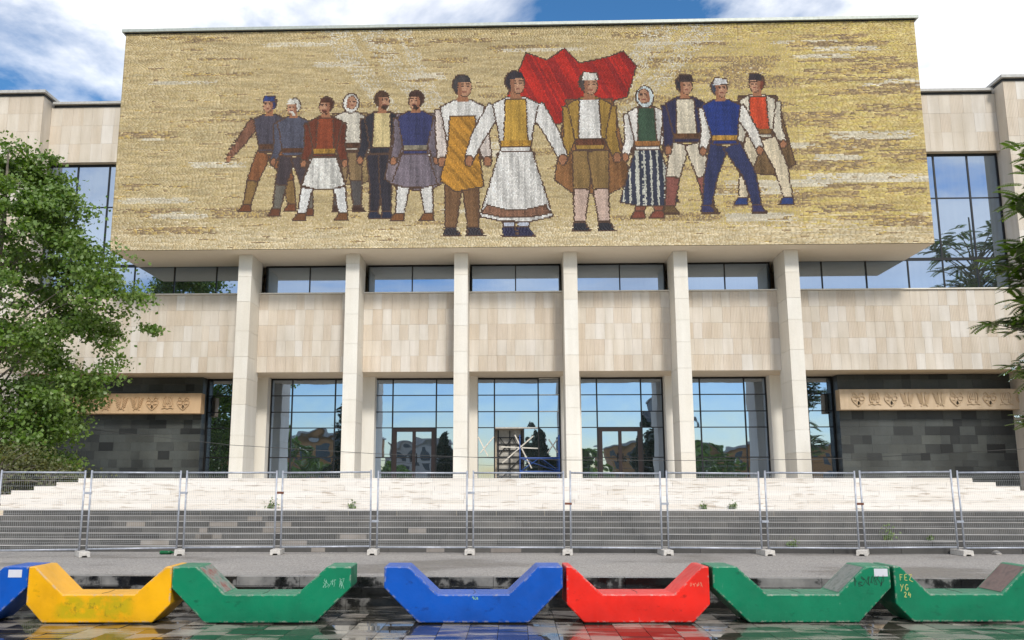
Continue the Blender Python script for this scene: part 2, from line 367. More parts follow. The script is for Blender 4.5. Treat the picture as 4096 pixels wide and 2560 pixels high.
M['worn_grey'] = m_worn('worn_grey_plate', S(120,124,118), S(150,152,146), S(96,112,104))
M['worn_red'] = m_worn('chipped_red_grey_plate', S(150,80,72), S(150,156,146), S(70,120,100))
M['worn_brown'] = m_worn('worn_brown_plate', S(122,100,96), S(138,116,110), S(110,96,92))
M['chalk_y'] = m_plain('pale_yellow_marker', S(214,208,120), 0.8)
M['chalk_w'] = m_plain('pale_marker', S(150,205,180), 0.8)
M['ink'] = m_plain('black_marker', S(10,60,44), 0.6)
M['chalk_r'] = m_plain('orange_marker', S(250,140,110), 0.8)
M['bottle'] = m_plain('green_bottle_plastic', S(30,120,70), 0.2)
M['rubble'] = m_plain('pale_rubble', S(180,174,166), 0.9)
M['patch'] = m_stone('repair_mortar', [S(150,142,136), S(172,164,156), S(140,132,124)], 0.85)
M['ground'] = m_plain('far_ground', S(120,116,110), 0.9)
def m_tess():
    a = Mat('mosaic_tesserae'); at = a.n('ShaderNodeAttribute'); at.attribute_name = 'tess'; a.base(at.outputs['Color']); a.rough(0.42); return a.m
M['tess'] = m_tess()
M['grout'] = m_plain('mosaic_grout', S(96,84,66), 0.9)

# ------------------------------------------------------------------ levels and planes (metres)
ZST, ZLAND, ZPLAT = 0.40, 1.31, 2.18
YM, YC, YP, YW, YG, YD = 41.5, 42.46, 44.0, 44.9, 46.7, 45.9
ZB, ZT = 13.09, 24.42
# ------------------------------------------------------------------ ground
tag(MB().box(-900, 900, -900, 900, -1.0, -0.06).build('ground', M['ground']), kind='structure')
plaza = tag(MB().box(-60, 60, -120, 15.4, -0.058, -0.03).build('plaza', M['ground']), kind='structure')
TS = 0.41; tiles = []
for j in range(9):
    y0 = 11.78+j*TS
    for i in range(-24, 24):
        x0 = i*TS+0.1
        lim = 0.55*(y0+0.5)+0.2
        tiles.append((abs(x0+TS/2) > lim, x0, y0))
vis = [t for t in tiles if not t[0]]; vis.sort(key=lambda t: t[2])
for k, (_, x0, y0) in enumerate(vis[:300]):
    tl = block('paving_tile', M['tile'], x0+.004, x0+TS-.004, y0+.004, y0+TS-.004, -0.03, random.uniform(-.002, .001), plaza)
    tl.rotation_euler = (random.gauss(0, .008), random.gauss(0, .008), 0)
mb = MB()
for _, x0, y0 in vis[300:]+[t for t in tiles if t[0]]: mb.box(x0+.004, x0+TS-.004, y0+.004, y0+TS-.004, -0.03, 0.0)
for j in range(1, 13):
    for i in range(-30, 30): mb.box(i*TS*1.0+.104, i*TS+.1+TS-.004, 11.78-j*TS+.004, 11.78-j*TS+TS-.004, -0.03, 0.0)
tag(mb.build('paving_tile_field', M['tile'], plaza), kind='stuff')

ks = tag(MB().box(-40, 40, 16.40, 21.94, -0.05, 0.39).build('street', M['asphalt']), kind='structure')
tag(MB().box(-40, 40, 16.43, 21.95, 0.391, ZST).build('asphalt_layer', M['asphalt'], ks))
plaza_steps = tag(MB().box(-40, 40, 15.52, 16.41, -0.05, 0.10).build('plaza_steps', M['wetstep']), kind='structure')
for (ya, yb, za, zb, mt, w) in ((15.485, 15.93, -0.03, 0.115, 'wetstep', 1.37), (15.92, 16.21, 0.117, 0.256, 'wetstep', 1.21), (16.205, 16.44, 0.10, 0.402, 'kerb', 1.12)):
    x = -11.4+random.random()
    while x < 11.5:
        ww = w*random.uniform(0.9, 1.1)
        block('kerb_slab' if mt == 'kerb' else 'step_slab', M[mt], x+.004, x+ww-.004, ya+random.uniform(-.004, .004), yb, za, zb+random.uniform(-.002, .002), plaza_steps); x += ww
    for (a, b) in ((-40, -11.5), (x+.01, 40)):
        block('step_slab', M[mt], a, b, ya+.002, yb, za, zb, plaza_steps)

tag(MB().box(-60, 60, 24.12, 140, -0.5, ZLAND-0.006).build('terrace', M['plaster']), kind='structure')

# dark lower flight
ls = empty('lower_steps', (0, 22.0, ZST))
tag(ls, 'wide flight of dark grey granite steps with worn treads painted brighter as if catching light behind the wire fence', 'steps')
RIS, TRD, Y0 = 0.13, 0.36, 21.95
for i in range(7):
    ya = Y0+i*TRD; yb = ya+TRD+0.04 if i < 6 else 24.16
    zt = ZST+RIS*(i+1); x = -13.5-random.random()
    while x < 13.2:
        w = random.uniform(1.0, 1.7)
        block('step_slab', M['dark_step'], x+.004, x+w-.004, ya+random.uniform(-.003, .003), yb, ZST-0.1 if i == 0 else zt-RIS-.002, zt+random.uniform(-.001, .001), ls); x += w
    for (a, b) in ((-40, -13.6), (x+.002, 40)):
        if a == -40: b = -14.52
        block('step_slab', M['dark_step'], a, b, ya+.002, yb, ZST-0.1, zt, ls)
    if i in (0, 1, 2, 3, 4, 5):
        for q in range(3 if i < 5 else 1):
            px = random.choice([random.uniform(-10.5, -3.0), random.uniform(-10.5, -6), random.uniform(-6, 0)])
            block('repair_patch', M['patch'], px, px+random.uniform(.18, .75), ya-.012, ya+.01, zt-RIS+.008, zt-.012, ls)
# landing and white upper flight
us = empty('upper_steps', (0, 26.0, ZLAND))
tag(us, 'broad white travertine steps rising to the museum entrance', 'steps')
x = -21.0
while x < 21:
    block('landing_slab', M['white_step'], x+.003, x+1.5-.003, 24.165, 26.05, ZLAND-.1, ZLAND+random.uniform(-.001, .001), us); x += 1.5
WR = (ZPLAT-ZLAND)/7
for i in range(7):
    ya = 26.0+i*TRD; zt = ZLAND+WR*(i+1); e = 13.75+0.5*(6-i)
    yb = ya+TRD+.05 if i < 6 else 47.2
    nx = int(2*e/1.55); xs = np.linspace(-e, e, nx+1)
    xs[1:-1] += rng.uniform(-.25, .25, nx-1)
    for a, b in zip(xs[:-1], xs[1:]):
        block('step_slab', M['white_step'], a+.003, b-.003, ya+random.uniform(-.004, .004), yb, zt-WR-.002, zt+random.uniform(-.0015, .0015), us)
    if i < 6:
        for sgn in (-1, 1):
            a = 13.75+0.5*(5-i); lo, hi = sorted((sgn*(a-.02), sgn*(e-.004)))
            block('step_slab', M['white_step'], lo, hi, yb+.01, 40.9, ZLAND, zt, us)
block('platform_core', M['plaster'], -13.7, 13.7, 28.3, 47.2, ZLAND, ZPLAT-.06, us)

# ------------------------------------------------------------------ the museum
mus = empty('museum_building', (0, 44, ZLAND))
tag(mus, 'long pale stone museum with tall columns and a huge mosaic across its front', 'building')
# cores
B = lambda nm, mat, *a: MB().box(*a).build(nm, M[mat], mus)
B('wall', 'plaster', -33, 33, 47.4, 75, ZLAND, 21.6)                       # main volume behind the glass
B('soffit', 'plaster', -33, 33, YP+.06, 47.5, 7.45, 7.75)
B('wall', 'plaster', -24.75, 24.75, YP+.06, 45.2, 7.752, 11.35)            # core of the panel band
B('floor_slab', 'plaster', -33, 33, 45.3, 47.4, 10.8, 11.4)
box_ = B('mosaic_wall', 'soffit', -19.6, 19.6, YM+.06, 47.3, ZB, ZT)
for s in range(12):                                                        # faint board joints under the overhang
    y = YM+.1+s*.27
    if y < YW-.1: MB().box(-19.55, 19.55, y+.004, y+.262, ZB-.012, ZB-.001).build('soffit_board', M['soffit'], box_)
MB().box(-19.76, 19.76, YM-.16, 47.4, ZT, ZT+.15).build('coping', M['coping'], mus)
MB().box(-19.66, 19.66, YM-.05, 47.3, ZT-.05, ZT-.001).build('coping_black_strip', M['frame'], mus)  # black strip just below the coping

# columns of stone blocks
X1, WC = 13.556, 0.658; PITCH = (2*X1-WC)/5; LEFT = [-X1+i*PITCH for i in range(6)]
for xl in LEFT:
    c = MB().box(xl+.02, xl+WC-.02, YC+.02, YP+.3, ZPLAT, ZB-.002).build('column', M['column'], mus)
    z = ZPLAT+.001; k = 0
    while z < ZB-.05:
        h = random.choice([1.05, 1.25, 1.45]); z2 = min(z+h, ZB-.014)
        if ZB-.014-z2 < 0.4: z2 = ZB-.014
        block('stone_block', M['column'], xl, xl+WC, YC+random.uniform(-.002, .002), YP+.28, z+.006, z2-.006, c); z = z2

# cladding panels -----------------------------------------------------------
PAN = []          # (priority, x0,x1,y,z0,z1, ribbed)
def panels(x0, x1, y, z0, z1, pw, ph, pri, rib, off=0.0):
    rows = max(1, round((z1-z0)/ph)); h = (z1-z0)/rows
    for r in range(rows):
        n = max(1, round((x1-x0)/pw)); w = (x1-x0)/n
        cuts = [x0]+[x0+w*(i+random.uniform(-.12, .12)) for i in range(1, n)]+[x1]
        for a, b in zip(cuts[:-1], cuts[1:]):
            PAN.append((pri, a, b, y+random.uniform(-.004, .004), z0+r*h, z0+(r+1)*h, random.random() < rib))
band = []
for i in range(5): panels(LEFT[i]+WC+.004, LEFT[i+1]-.004, YP, 7.45, 11.40, .455, .79, 0, 0.5)
for sg in (-1, 1):
    a, b = (X1+.004, 24.74); lo, hi = sorted((sg*a, sg*b)); panels(lo, hi, YP, 7.45, 11.40, .455, .79, 1, 0.3)
wing_y = 44.5
for sg in (-1, 1):
    lo, hi = sorted((sg*19.62, sg*24.74)); panels(lo, hi, wing_y, 18.72, 21.80, .60, 0.98, 1, 0.35)
    lo, hi = sorted((sg*24.75, sg*31)); panels(lo, hi, 43.65, 7.45, 22.1, .60, .98, 2, 0.35)
PAN.sort(key=lambda p: (p[0], abs((p[1]+p[2])/2)))
bw = MB().box(-24.72, 24.72, YP+.052, YP+.058, 7.46, 11.39).build('stone_cladding', M['panel'], mus)
for p in PAN[:300]:
    block('stone_panel', M['panel_rib'] if p[6] else M['panel'], p[1]+.003, p[2]-.003, p[3], p[3]+.05, p[4]+.003, p[5]-.003, bw)
groups = {}
for p in PAN[300:]:
    groups.setdefault((p[6], random.randrange(5)), MB()).box(p[1]+.003, p[2]-.003, p[3], p[3]+.05, p[4]+.003, p[5]-.003)
for (rb, k), g in groups.items():
    tag(g.build('stone_panel_field', M['panel_rib'] if rb else M['panel'], bw), kind='stuff')
# sills
for i in range(5): MB().box(LEFT[i]+WC-.0, LEFT[i+1]+.0, YP-.09, YW+.05, 11.41, 11.47).build('sill', M['column'], mus)
for sg in (-1, 1):
    lo, hi = sorted((sg*X1, sg*24.74)); MB().box(lo, hi, YP-.09, YW+.05, 11.41, 11.47).build('sill', M['column'], mus)
# wings above
for sg in (-1, 1):
    lo, hi = sorted((sg*19.6, sg*24.76)); MB().box(lo, hi, wing_y+.055, 47.3, 18.72, 21.8).build('wall', M['plaster'], mus)
    lo, hi = sorted((sg*19.75, sg*24.6)); MB().box(lo, hi, wing_y-.2, 47.3, 21.93, 22.06).build('coping', M['wcap'], mus)
    MB().box(lo, hi, wing_y-.02, 47.3, 21.80, 21.929).build('coping_black_strip', M['frame'], mus)  # black strip stands in for the shadow gap under the coping
    lo, hi = sorted((sg*24.75, sg*33)); MB().box(lo, hi, 43.705, 47.39, ZLAND, 22.1).build('wall', M['panel'], mus)
    lo, hi = sorted((sg*24.6, sg*33)); MB().box(lo, hi, 43.45, 47.45, 22.23, 22.38).build('coping', M['wcap'], mus)
    lo, hi = sorted((sg*24.72, sg*33)); MB().box(lo, hi, 43.62, 47.4, 22.10, 22.229).build('coping_black_strip', M['frame'], mus)  # same black strip in place of the shadow gap

# windows ---------------------------------------------------------------------
def window(x0, x1, z0, z1, y, vs, hs, fw=.07, glass='glass', mat='frame', skip=(), name='window'):
    f = MB(); d0, d1 = y-.05, y+.06; hw = fw/2
    f.box(x0, x1, d0, d1, z1-fw*1.3, z1); f.box(x0, x1, d0, d1, z0, z0+fw*.7)
    f.box(x0, x0+fw, d0+.002, d1, z0+fw*.7, z1-fw*1.3); f.box(x1-fw, x1, d0+.002, d1, z0+fw*.7, z1-fw*1.3)
    for v in vs: f.box(v-hw, v+hw, d0+.004, d1, z0+fw*.7, z1-fw*1.3)
    X = [x0+fw]+list(vs)+[x1-fw]; Z = [z0+fw*.7]+list(hs)+[z1-fw*1.3]
    for i in range(len(X)-1):
        for h in hs:
            f.box(X[i]+(hw if i else 0), X[i+1]-(hw if i < len(X)-2 else 0), d0+.008, d1, h-hw*.7, h+hw*.7)
    o = f.build(name, M[mat], mus)
    for i in range(len(X)-1):
        for j in range(len(Z)-1):
            if (i, j) in skip: continue
            MB().box(X[i]+.01, X[i+1]-.01, y-.004+random.uniform(-.004,.004), y+.006, Z[j]+.01, Z[j+1]-.01).build('pane', M[glass], o)
    return o
CEN = [(LEFT[i]+WC+LEFT[i+1])/2 for i in range(5)]
HS = [3.344, 4.864, 5.687, 6.544]
for i, c in enumerate(CEN):
    if i in (1, 3): sk = ((1,0),(1,1))
    elif i == 2: sk = ((1,0),(1,1))
    else: sk = ()
    if i == 2:
        w = window(c-2.27, c+2.27, ZPLAT, 7.45, YG, [c-1.135, c+1.135], HS, skip=sk)
        MB().box(c+1.18, c+2.19, YG-.062, YG-.056, 7.37, 7.41).build('trim', M['frame_white'], w)
        for h in (5.687, 6.544): MB().box(c+1.18, c+2.19, YG-.062, YG-.056, h-.022, h+.022).build('trim', M['frame_white'], w)
        MB().box(c-1.09, c+1.09, YG-.062, YG-.056, 4.82, 4.88).build('trim', M['frame_white'], w)
        MB().box(.40, c+1.095, YG-.004, YG+.006, ZPLAT+.05, 4.80).build('pane', M['glass'], w)
        MB().box(.33, .395, YG-.05, YG+.06, ZPLAT, 4.82).build('frame', M['frame'], w)
    else:
        w = window(c-2.27, c+2.27, ZPLAT, 7.45, YG, [c-1.135, c+1.135], HS, skip=sk)
    # pilasters flanking each window
    for sg in (-1, 1):
        lo, hi = sorted((c+sg*2.275, c+sg*3.4)); MB().box(max(lo, c-3.3), min(hi, c+3.3), 46.05, 47.45, ZPLAT, 7.449).build('pilaster', M['column'], mus) if (sg == 1 or i == 0) else None
    if i in (1, 3):                                                       # double glass doors
        d = MB(); xa, xb = c-1.10, c+1.10; y0, y1 = YG-.075, YG+.07
        d.box(xa, xa+.20, y0, y1, ZPLAT, 4.83); d.box(xb-.20, xb, y0, y1, ZPLAT, 4.83); d.box(xa+.2, xb-.2, y0+.002, y1, 4.66, 4.83); d.box(c-.085, c+.085, y0+.003, y1, ZPLAT, 4.66)
        for q in (-1, 1): lo, hi = sorted((c+q*.085, c+q*.90)); d.box(lo, hi, y0+.004, y1, ZPLAT, ZPLAT+.12)
        do = d.build('door', M['door'], mus)
        for q in (-1, 1):
            lo, hi = sorted((c+q*.09, c+q*.895)); MB().box(lo, hi, YG-.004, YG+.006, ZPLAT+.125, 4.655).build('pane', M['glass'], do)
            MB().tube([(c+q*.14, y0-.06, 3.1), (c+q*.14, y0-.06, 3.55)], .016, 8).build('handle', M['frame'], do)
# upper strip windows
for i, c in enumerate(CEN):
    window(LEFT[i]+WC+.03, LEFT[i+1]-.03, 11.475, ZB-.015, YW, [c], [], .06, 'glass_up')
for sg in (-1, 1):
    xs = sorted((sg*(X1+.02), sg*24.72)); vs = sorted([sg*v for v in (15.45, 17.66, 21.5, 23.2)]+[sg*19.76])
    window(xs[0], xs[1], 11.475, ZB+.08, YW, vs, [], .065, 'glass_up')
    lo, hi = sorted((sg*19.64, sg*24.72))
    window(lo, hi, ZB+.082, 18.72, YW, sorted([sg*21.5, sg*23.2]), [16.35], .08, 'glass_up')
# narrow windows beside the dark walls
for sg in (-1, 1):
    lo, hi = sorted((sg*(X1+.3), sg*16.2)); window(lo, hi, ZPLAT, 7.45, YG, [sg*14.9], HS)
    lo, hi = sorted((sg*(X1-.95), sg*(X1+.3)));
# dark stone walls with carved slabs
for sg in (-1, 1):
    dw = MB().box(*sorted((sg*16.27, sg*31)), YD+.05, 47.39, ZLAND-.2, 7.449).build('dark_wall', M['dark'], mus)
    z = ZLAND-.1; cnt = 0; fld = MB()
    while z < 7.44:
        h = random.choice([.30, .36, .40, .44]); z2 = min(z+h, 7.445)
        if 7.445-z2 < .2: z2 = 7.445
        x = 16.2-random.random()*.001
        while x < 27:
            w = random.choice([.45, .6, .75, .9, .95]); b = min(x+w, 27)
            lo, hi = sorted((sg*x, sg*b)); yy = YD+random.uniform(-.006, .006)
            if x < 25.4: block('dark_stone', M['dark'], lo+.002, hi-.002, yy, YD+.055, z+.002, z2-.002, dw)
            else: fld.box(lo+.002, hi-.002, yy, YD+.055, z+.002, z2-.002)
            x = b
        z = z2
    tag(fld.build('dark_stone_field', M['dark'], dw), kind='stuff')
    for k in range(18):
        za = ZPLAT+k*.29
        if za+.29 < 7.44: MB().box(*sorted((sg*16.21, sg*16.265)), YD+.056, 46.6, za+.002, za+.288).build('dark_stone', M['dark'], dw)
    zr0, zr1 = (5.53, 6.56) if sg < 0 else (5.62, 6.64)
    rs = MB().box(*sorted((sg*16.05, sg*24.9)), YD-.62, YD-.02, zr0, zr1).build('relief_slab', M['relief' if sg < 0 else 'relief_r'], mus, bevel=.02)
    yf = YD-.62
    def strokes(pts, w=.036):
        m = MB()
        for pl in pts:
            for (a, b) in zip(pl[:-1], pl[1:]): m.bar((a[0], yf-.012, a[1]), (b[0], yf-.012, b[1]), w, .09)
        return m
    # carved emblems: stylised paired-wing birds and leaf crowns, alternating along the slab
    for k in range(11):
        cx_ = sg*(16.95+k*.80); cz = (zr0+zr1)/2; P = []
        if k in (3, 4, 5):
            for q in (-1, 1):
                P += [[(cx_, cz-.3), (cx_+q*.08, cz-.1), (cx_+q*.05, cz+.12), (cx_+q*.12, cz+.3), (cx_+q*.06, cz+.34)]]+[[(cx_+q*.07, cz+.1-.08*j), (cx_+q*(.34-.03*j), cz+.3-.11*j)] for j in range(5)]+[[(cx_+q*.04, cz-.2), (cx_+q*.16, cz-.34)]]
        elif k % 2 == 0:
            for q in (-1, 1):
                P += [[(cx_, cz+.10), (cx_+q*.10, cz+.26), (cx_+q*.2, cz+.33), (cx_+q*.27, cz+.24)],
                      [(cx_+q*.06, cz+.08), (cx_+q*.12, cz+.16), (cx_+q*.26, cz+.16)], [(cx_+q*.06, cz+.04), (cx_+q*.10, cz-.04), (cx_+q*.28, cz-.02)],
                      [(cx_+q*.28, cz+.14), (cx_+q*.32, cz+.06), (cx_+q*.28, cz-.06), (cx_+q*.14, cz-.22), (cx_, cz-.34)],
                      [(cx_+q*.04, cz-.08), (cx_+q*.10, cz-.22)], [(cx_, cz-.08), (cx_, cz-.26)]]
        else:
            for q in (-1, 1):
                P += [[(cx_, cz-.26), (cx_+q*.14, cz-.2), (cx_+q*.3, cz-.26)], [(cx_+q*.08, cz-.1), (cx_+q*.2, cz-.14), (cx_+q*.24, cz+.02), (cx_+q*.22, cz+.26), (cx_+q*.12, cz+.36)],
                      [(cx_+q*.05, cz), (cx_+q*.09, cz+.28)], [(cx_+q*.12, cz-.02), (cx_+q*.17, cz+.22)]]
            P += [[(cx_, cz-.04), (cx_, cz+.30)]]
        strokes(P).build('relief_carving', M['relief' if sg < 0 else 'relief_r'], rs)
# what shows through the open door of the middle bay
it = MB().box(-1.04, .32, 47.39, 47.395, ZPLAT, 4.78).build('interior_screen', M['interior'], mus)
lat = MB()
for k in range(7): lat.bar((-1.0, 47.33, 2.4+k*.33), (.3, 47.33, 2.4+k*.33), .05, .05)
for (a, b) in (((-.9, 3.5), (-.2, 4.4)), ((-.2, 3.5), (-.9, 4.4)), ((-.2, 3.5), (.3, 4.3)), ((.3, 3.5), (-.2, 4.4)), ((-.9, 2.2), (.3, 3.4))): lat.bar((a[0], 47.27, a[1]), (b[0], 47.27, b[1]), .045, .04)
for x in (-.95, -.35, .25): lat.bar((x, 47.22, 2.2), (x, 47.22, 4.75), .06, .04)
lat.build('interior_stair_frame', M['frame'], it)
# paper crosses taped on the panes of the middle window
TP = [((-2.0,4.39),(-1.5,3.40)), ((-1.2,4.39),(-1.9,3.57)), ((1.62,4.26),(2.07,3.58)), ((2.06,4.26),(1.54,3.56)), ((-.12,4.49),(.73,2.79)), ((.83,4.43),(-.77,3.06)), ((-.83,3.88),(1.06,3.80))]
for k, (a, b) in enumerate(TP):
    yy = YG-.085-.004*(k % 2)
    tag(MB().bar((a[0]+.03, yy, a[1]), (b[0]+.03, yy, b[1]), .062, .003).build('paper_strip', M['tape'], mus))

# ------------------------------------------------------------------ mosaic
# The wall carries a huge figurative mosaic; here a plain generic frieze of standing people in the same colours and size.
ROW = 0.06
def pal(*cs): return np.array([lin(np.array(c)*.64+np.array((212,196,168))*.36)*0.90 for c in cs])
P_BASE = pal((196,172,116),(184,160,104),(206,184,130),(176,150,96),(200,178,128),(190,166,104),(212,192,142))
P_GOLD = pal((206,178,92),(214,190,84),(190,160,80),(222,200,120),(198,172,100))
P_BROWN = pal((140,112,70),(122,94,58),(196,160,70),(160,128,78),(110,86,58),(206,178,110))
P_WHITE = pal((226,218,196),(216,206,180),(232,226,208),(206,194,168))
P_PALE = pal((226,208,166),(216,196,150),(232,216,178),(206,184,136),(196,172,124))
bands = []
for k in range(60):   # streaks lying along the wall
    cxx = rng.uniform(-19, 19); w = rng.uniform(1.2, 5.0); z = rng.uniform(ZB+.6, ZT-.3); h = rng.uniform(.14, .42)
    bands.append((cxx-w/2, cxx+w/2, z, z+h, 3 if rng.random() < .30 else 2))
for k in range(44):
    cxx = rng.uniform(10.5, 19.6); w = rng.uniform(1.5, 5); z = rng.uniform(ZB+.8, ZT-.2); h = rng.uniform(.15, .5)
    bands.append((cxx-w/2, cxx+w/2, z, z+h, 2 if rng.random() < .7 else 3))
for k in range(12):
    cxx = rng.uniform(-19.4, -11); w = rng.uniform(1.0, 3.5); z = rng.uniform(ZB+.8, ZT-.2); h = rng.uniform(.15, .4)
    bands.append((cxx-w/2, cxx+w/2, z, z+h, 2 if rng.random() < .6 else 3))
TX0 = []; TX1 = []; TZ0 = []; TZ1 = []
nrow = int((ZT-.05-ZB)/ROW)
for r in range(nrow):
    z0 = ZB+.002+r*ROW; z1 = z0+ROW; mid = 14.0 < z0 < 23.6
    def run(a, b, lo, hi):
        n = int((b-a)/((lo+hi)/2)); w = rng.uniform(lo, hi, n); w *= (b-a)/w.sum(); e = a+np.concatenate([[0], np.cumsum(w)])
        TX0.append(e[:-1]); TX1.append(e[1:]); TZ0.append(np.full(n, z0)); TZ1.append(np.full(n, z1))
    if mid: run(-19.6, -13.6, .09, .24); run(-13.6, 13.6, .055, .085); run(13.6, 19.6, .09, .30)
    else: run(-19.6, 11, .07, .20); run(11, 19.6, .1, .32)
TX0, TX1, TZ0, TZ1 = map(np.concatenate, (TX0, TX1, TZ0, TZ1)); NT = len(TX0)
CX = (TX0+TX1)/2; CZ = (TZ0+TZ1)/2
pick = lambda p, m: p[rng.integers(0, len(p), m)]
COL = pick(P_BASE, NT)
g = CX > rng.normal(9, 3, NT); COL[g] = pick(P_GOLD, g.sum())
lowz = CZ < ZB+rng.normal(1.1, .35, NT); COL[lowz] = pick(P_PALE, lowz.sum())
for (a, b, c, d, t) in bands:
    m = (CX > a+rng.normal(0, .12, NT)) & (CX < b+rng.normal(0, .12, NT)) & (CZ > c) & (CZ < d) & (rng.random(NT) < .86)
    COL[m] = pick(P_BROWN if t == 2 else P_WHITE, m.sum())
# pale diagonal rays behind the people
for (xa, xb, w, sl_) in ((-9.0, -5.2, .5, 1), (-7.2, -3.4, .45, 1), (7.4, 3.4, .55, 1), (9.4, 4.6, .5, 1), (-5.6, -3.0, .3, 1)):
    t = (ZT-CZ)/5.5; xc = xa+(xb-xa)*t**1.15
    m = (np.abs(CX-xc) < w*1.5*(1-.4*t)) & (t < 1) & (rng.random(NT) < .42); COL[m] = pick(P_WHITE, m.sum())*.96
SEG = 46; gr = rng.normal(0, 1, (nrow+2, SEG+1)); gr = gr+.8*np.roll(gr, 1, 0)                      # colour runs along the courses
ri = np.clip(((CZ-ZB)/ROW).astype(int), 0, nrow); u_ = (CX+19.6)/39.2*(SEG-.001); si = u_.astype(int); fr_ = u_-si
run_ = gr[ri, si]*(1-fr_)+gr[ri, np.minimum(si+1, SEG)]*fr_
COL *= (1+.085*np.clip(run_, -2, 2))[:, None]*np.array([1, 1.0, 1.0])
dk = run_ > 1.9; COL[dk] = pick(P_BROWN, dk.sum()); COL *= rng.uniform(.93, 1.07, (NT, 1))
FIG = np.zeros(NT, int)
def inside(poly):
    px = np.array([p[0] for p in poly]); pz = np.array([p[1] for p in poly]); n = len(poly)
    bb = (CX > px.min()-.15) & (CX < px.max()+.15) & (CZ > pz.min()-.15) & (CZ < pz.max()+.15)
    idx = np.nonzero(bb)[0]; x = CX[idx]; z = CZ[idx]; ins = np.zeros(len(idx), bool); dmin = np.full(len(idx), 1e9)
    for i in range(n):
        x1, z1, x2, z2 = px[i], pz[i], px[(i+1) % n], pz[(i+1) % n]
        c = (z1 > z) != (z2 > z)
        with np.errstate(divide='ignore', invalid='ignore'): ins ^= c & (x < (x2-x1)*(z-z1)/(z2-z1+1e-12)+x1)
        dx_, dz_ = x2-x1, z2-z1; t = np.clip(((x-x1)*dx_+(z-z1)*dz_)/(dx_*dx_+dz_*dz_+1e-12), 0, 1)
        dmin = np.minimum(dmin, np.hypot(x-x1-t*dx_, z-z1-t*dz_))
    return idx, ins, dmin
OUT = lin((92,68,54))*.8
def shape(poly, c, fid, folds=0.12, outline=.034, c2=None, nf=7.0, lean=0.0):
    idx, ins, d = inside(poly); k = idx[ins]
    base = np.tile(lin(c)*.82, (len(k), 1))
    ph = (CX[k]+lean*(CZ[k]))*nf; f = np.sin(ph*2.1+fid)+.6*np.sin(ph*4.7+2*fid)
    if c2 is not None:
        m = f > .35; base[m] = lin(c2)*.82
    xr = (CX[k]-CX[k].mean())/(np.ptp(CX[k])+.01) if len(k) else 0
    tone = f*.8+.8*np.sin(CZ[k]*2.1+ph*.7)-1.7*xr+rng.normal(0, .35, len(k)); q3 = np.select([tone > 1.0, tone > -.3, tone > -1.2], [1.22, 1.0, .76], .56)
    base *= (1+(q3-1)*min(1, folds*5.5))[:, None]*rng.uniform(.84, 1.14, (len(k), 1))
    COL[k] = base; FIG[k] = fid
    if outline:
        e = idx[(d < outline)]; COL[e] = OUT*rng.uniform(.8, 1.3, (len(e), 1)); FIG[e] = fid
def ell(cx_, cz, rx, rz, n=16, a0=0): return [(cx_+rx*math.cos(a0+2*math.pi*i/n), cz+rz*math.sin(a0+2*math.pi*i/n)) for i in range(n)]
def limb(pts, ws):
    L_, R_ = [], []
    for i, (p, w) in enumerate(zip(pts, ws)):
        q = pts[min(i+1, len(pts)-1)]; o = pts[max(i-1, 0)]; dx_, dz_ = q[0]-o[0], q[1]-o[1]; l = math.hypot(dx_, dz_); nx, nz = -dz_/l, dx_/l
        L_.append((p[0]+nx*w, p[1]+nz*w)); R_.append((p[0]-nx*w, p[1]-nz*w))
    return L_+R_[::-1]
SKIN = (176,122,88); SKIN2 = (198,150,118)
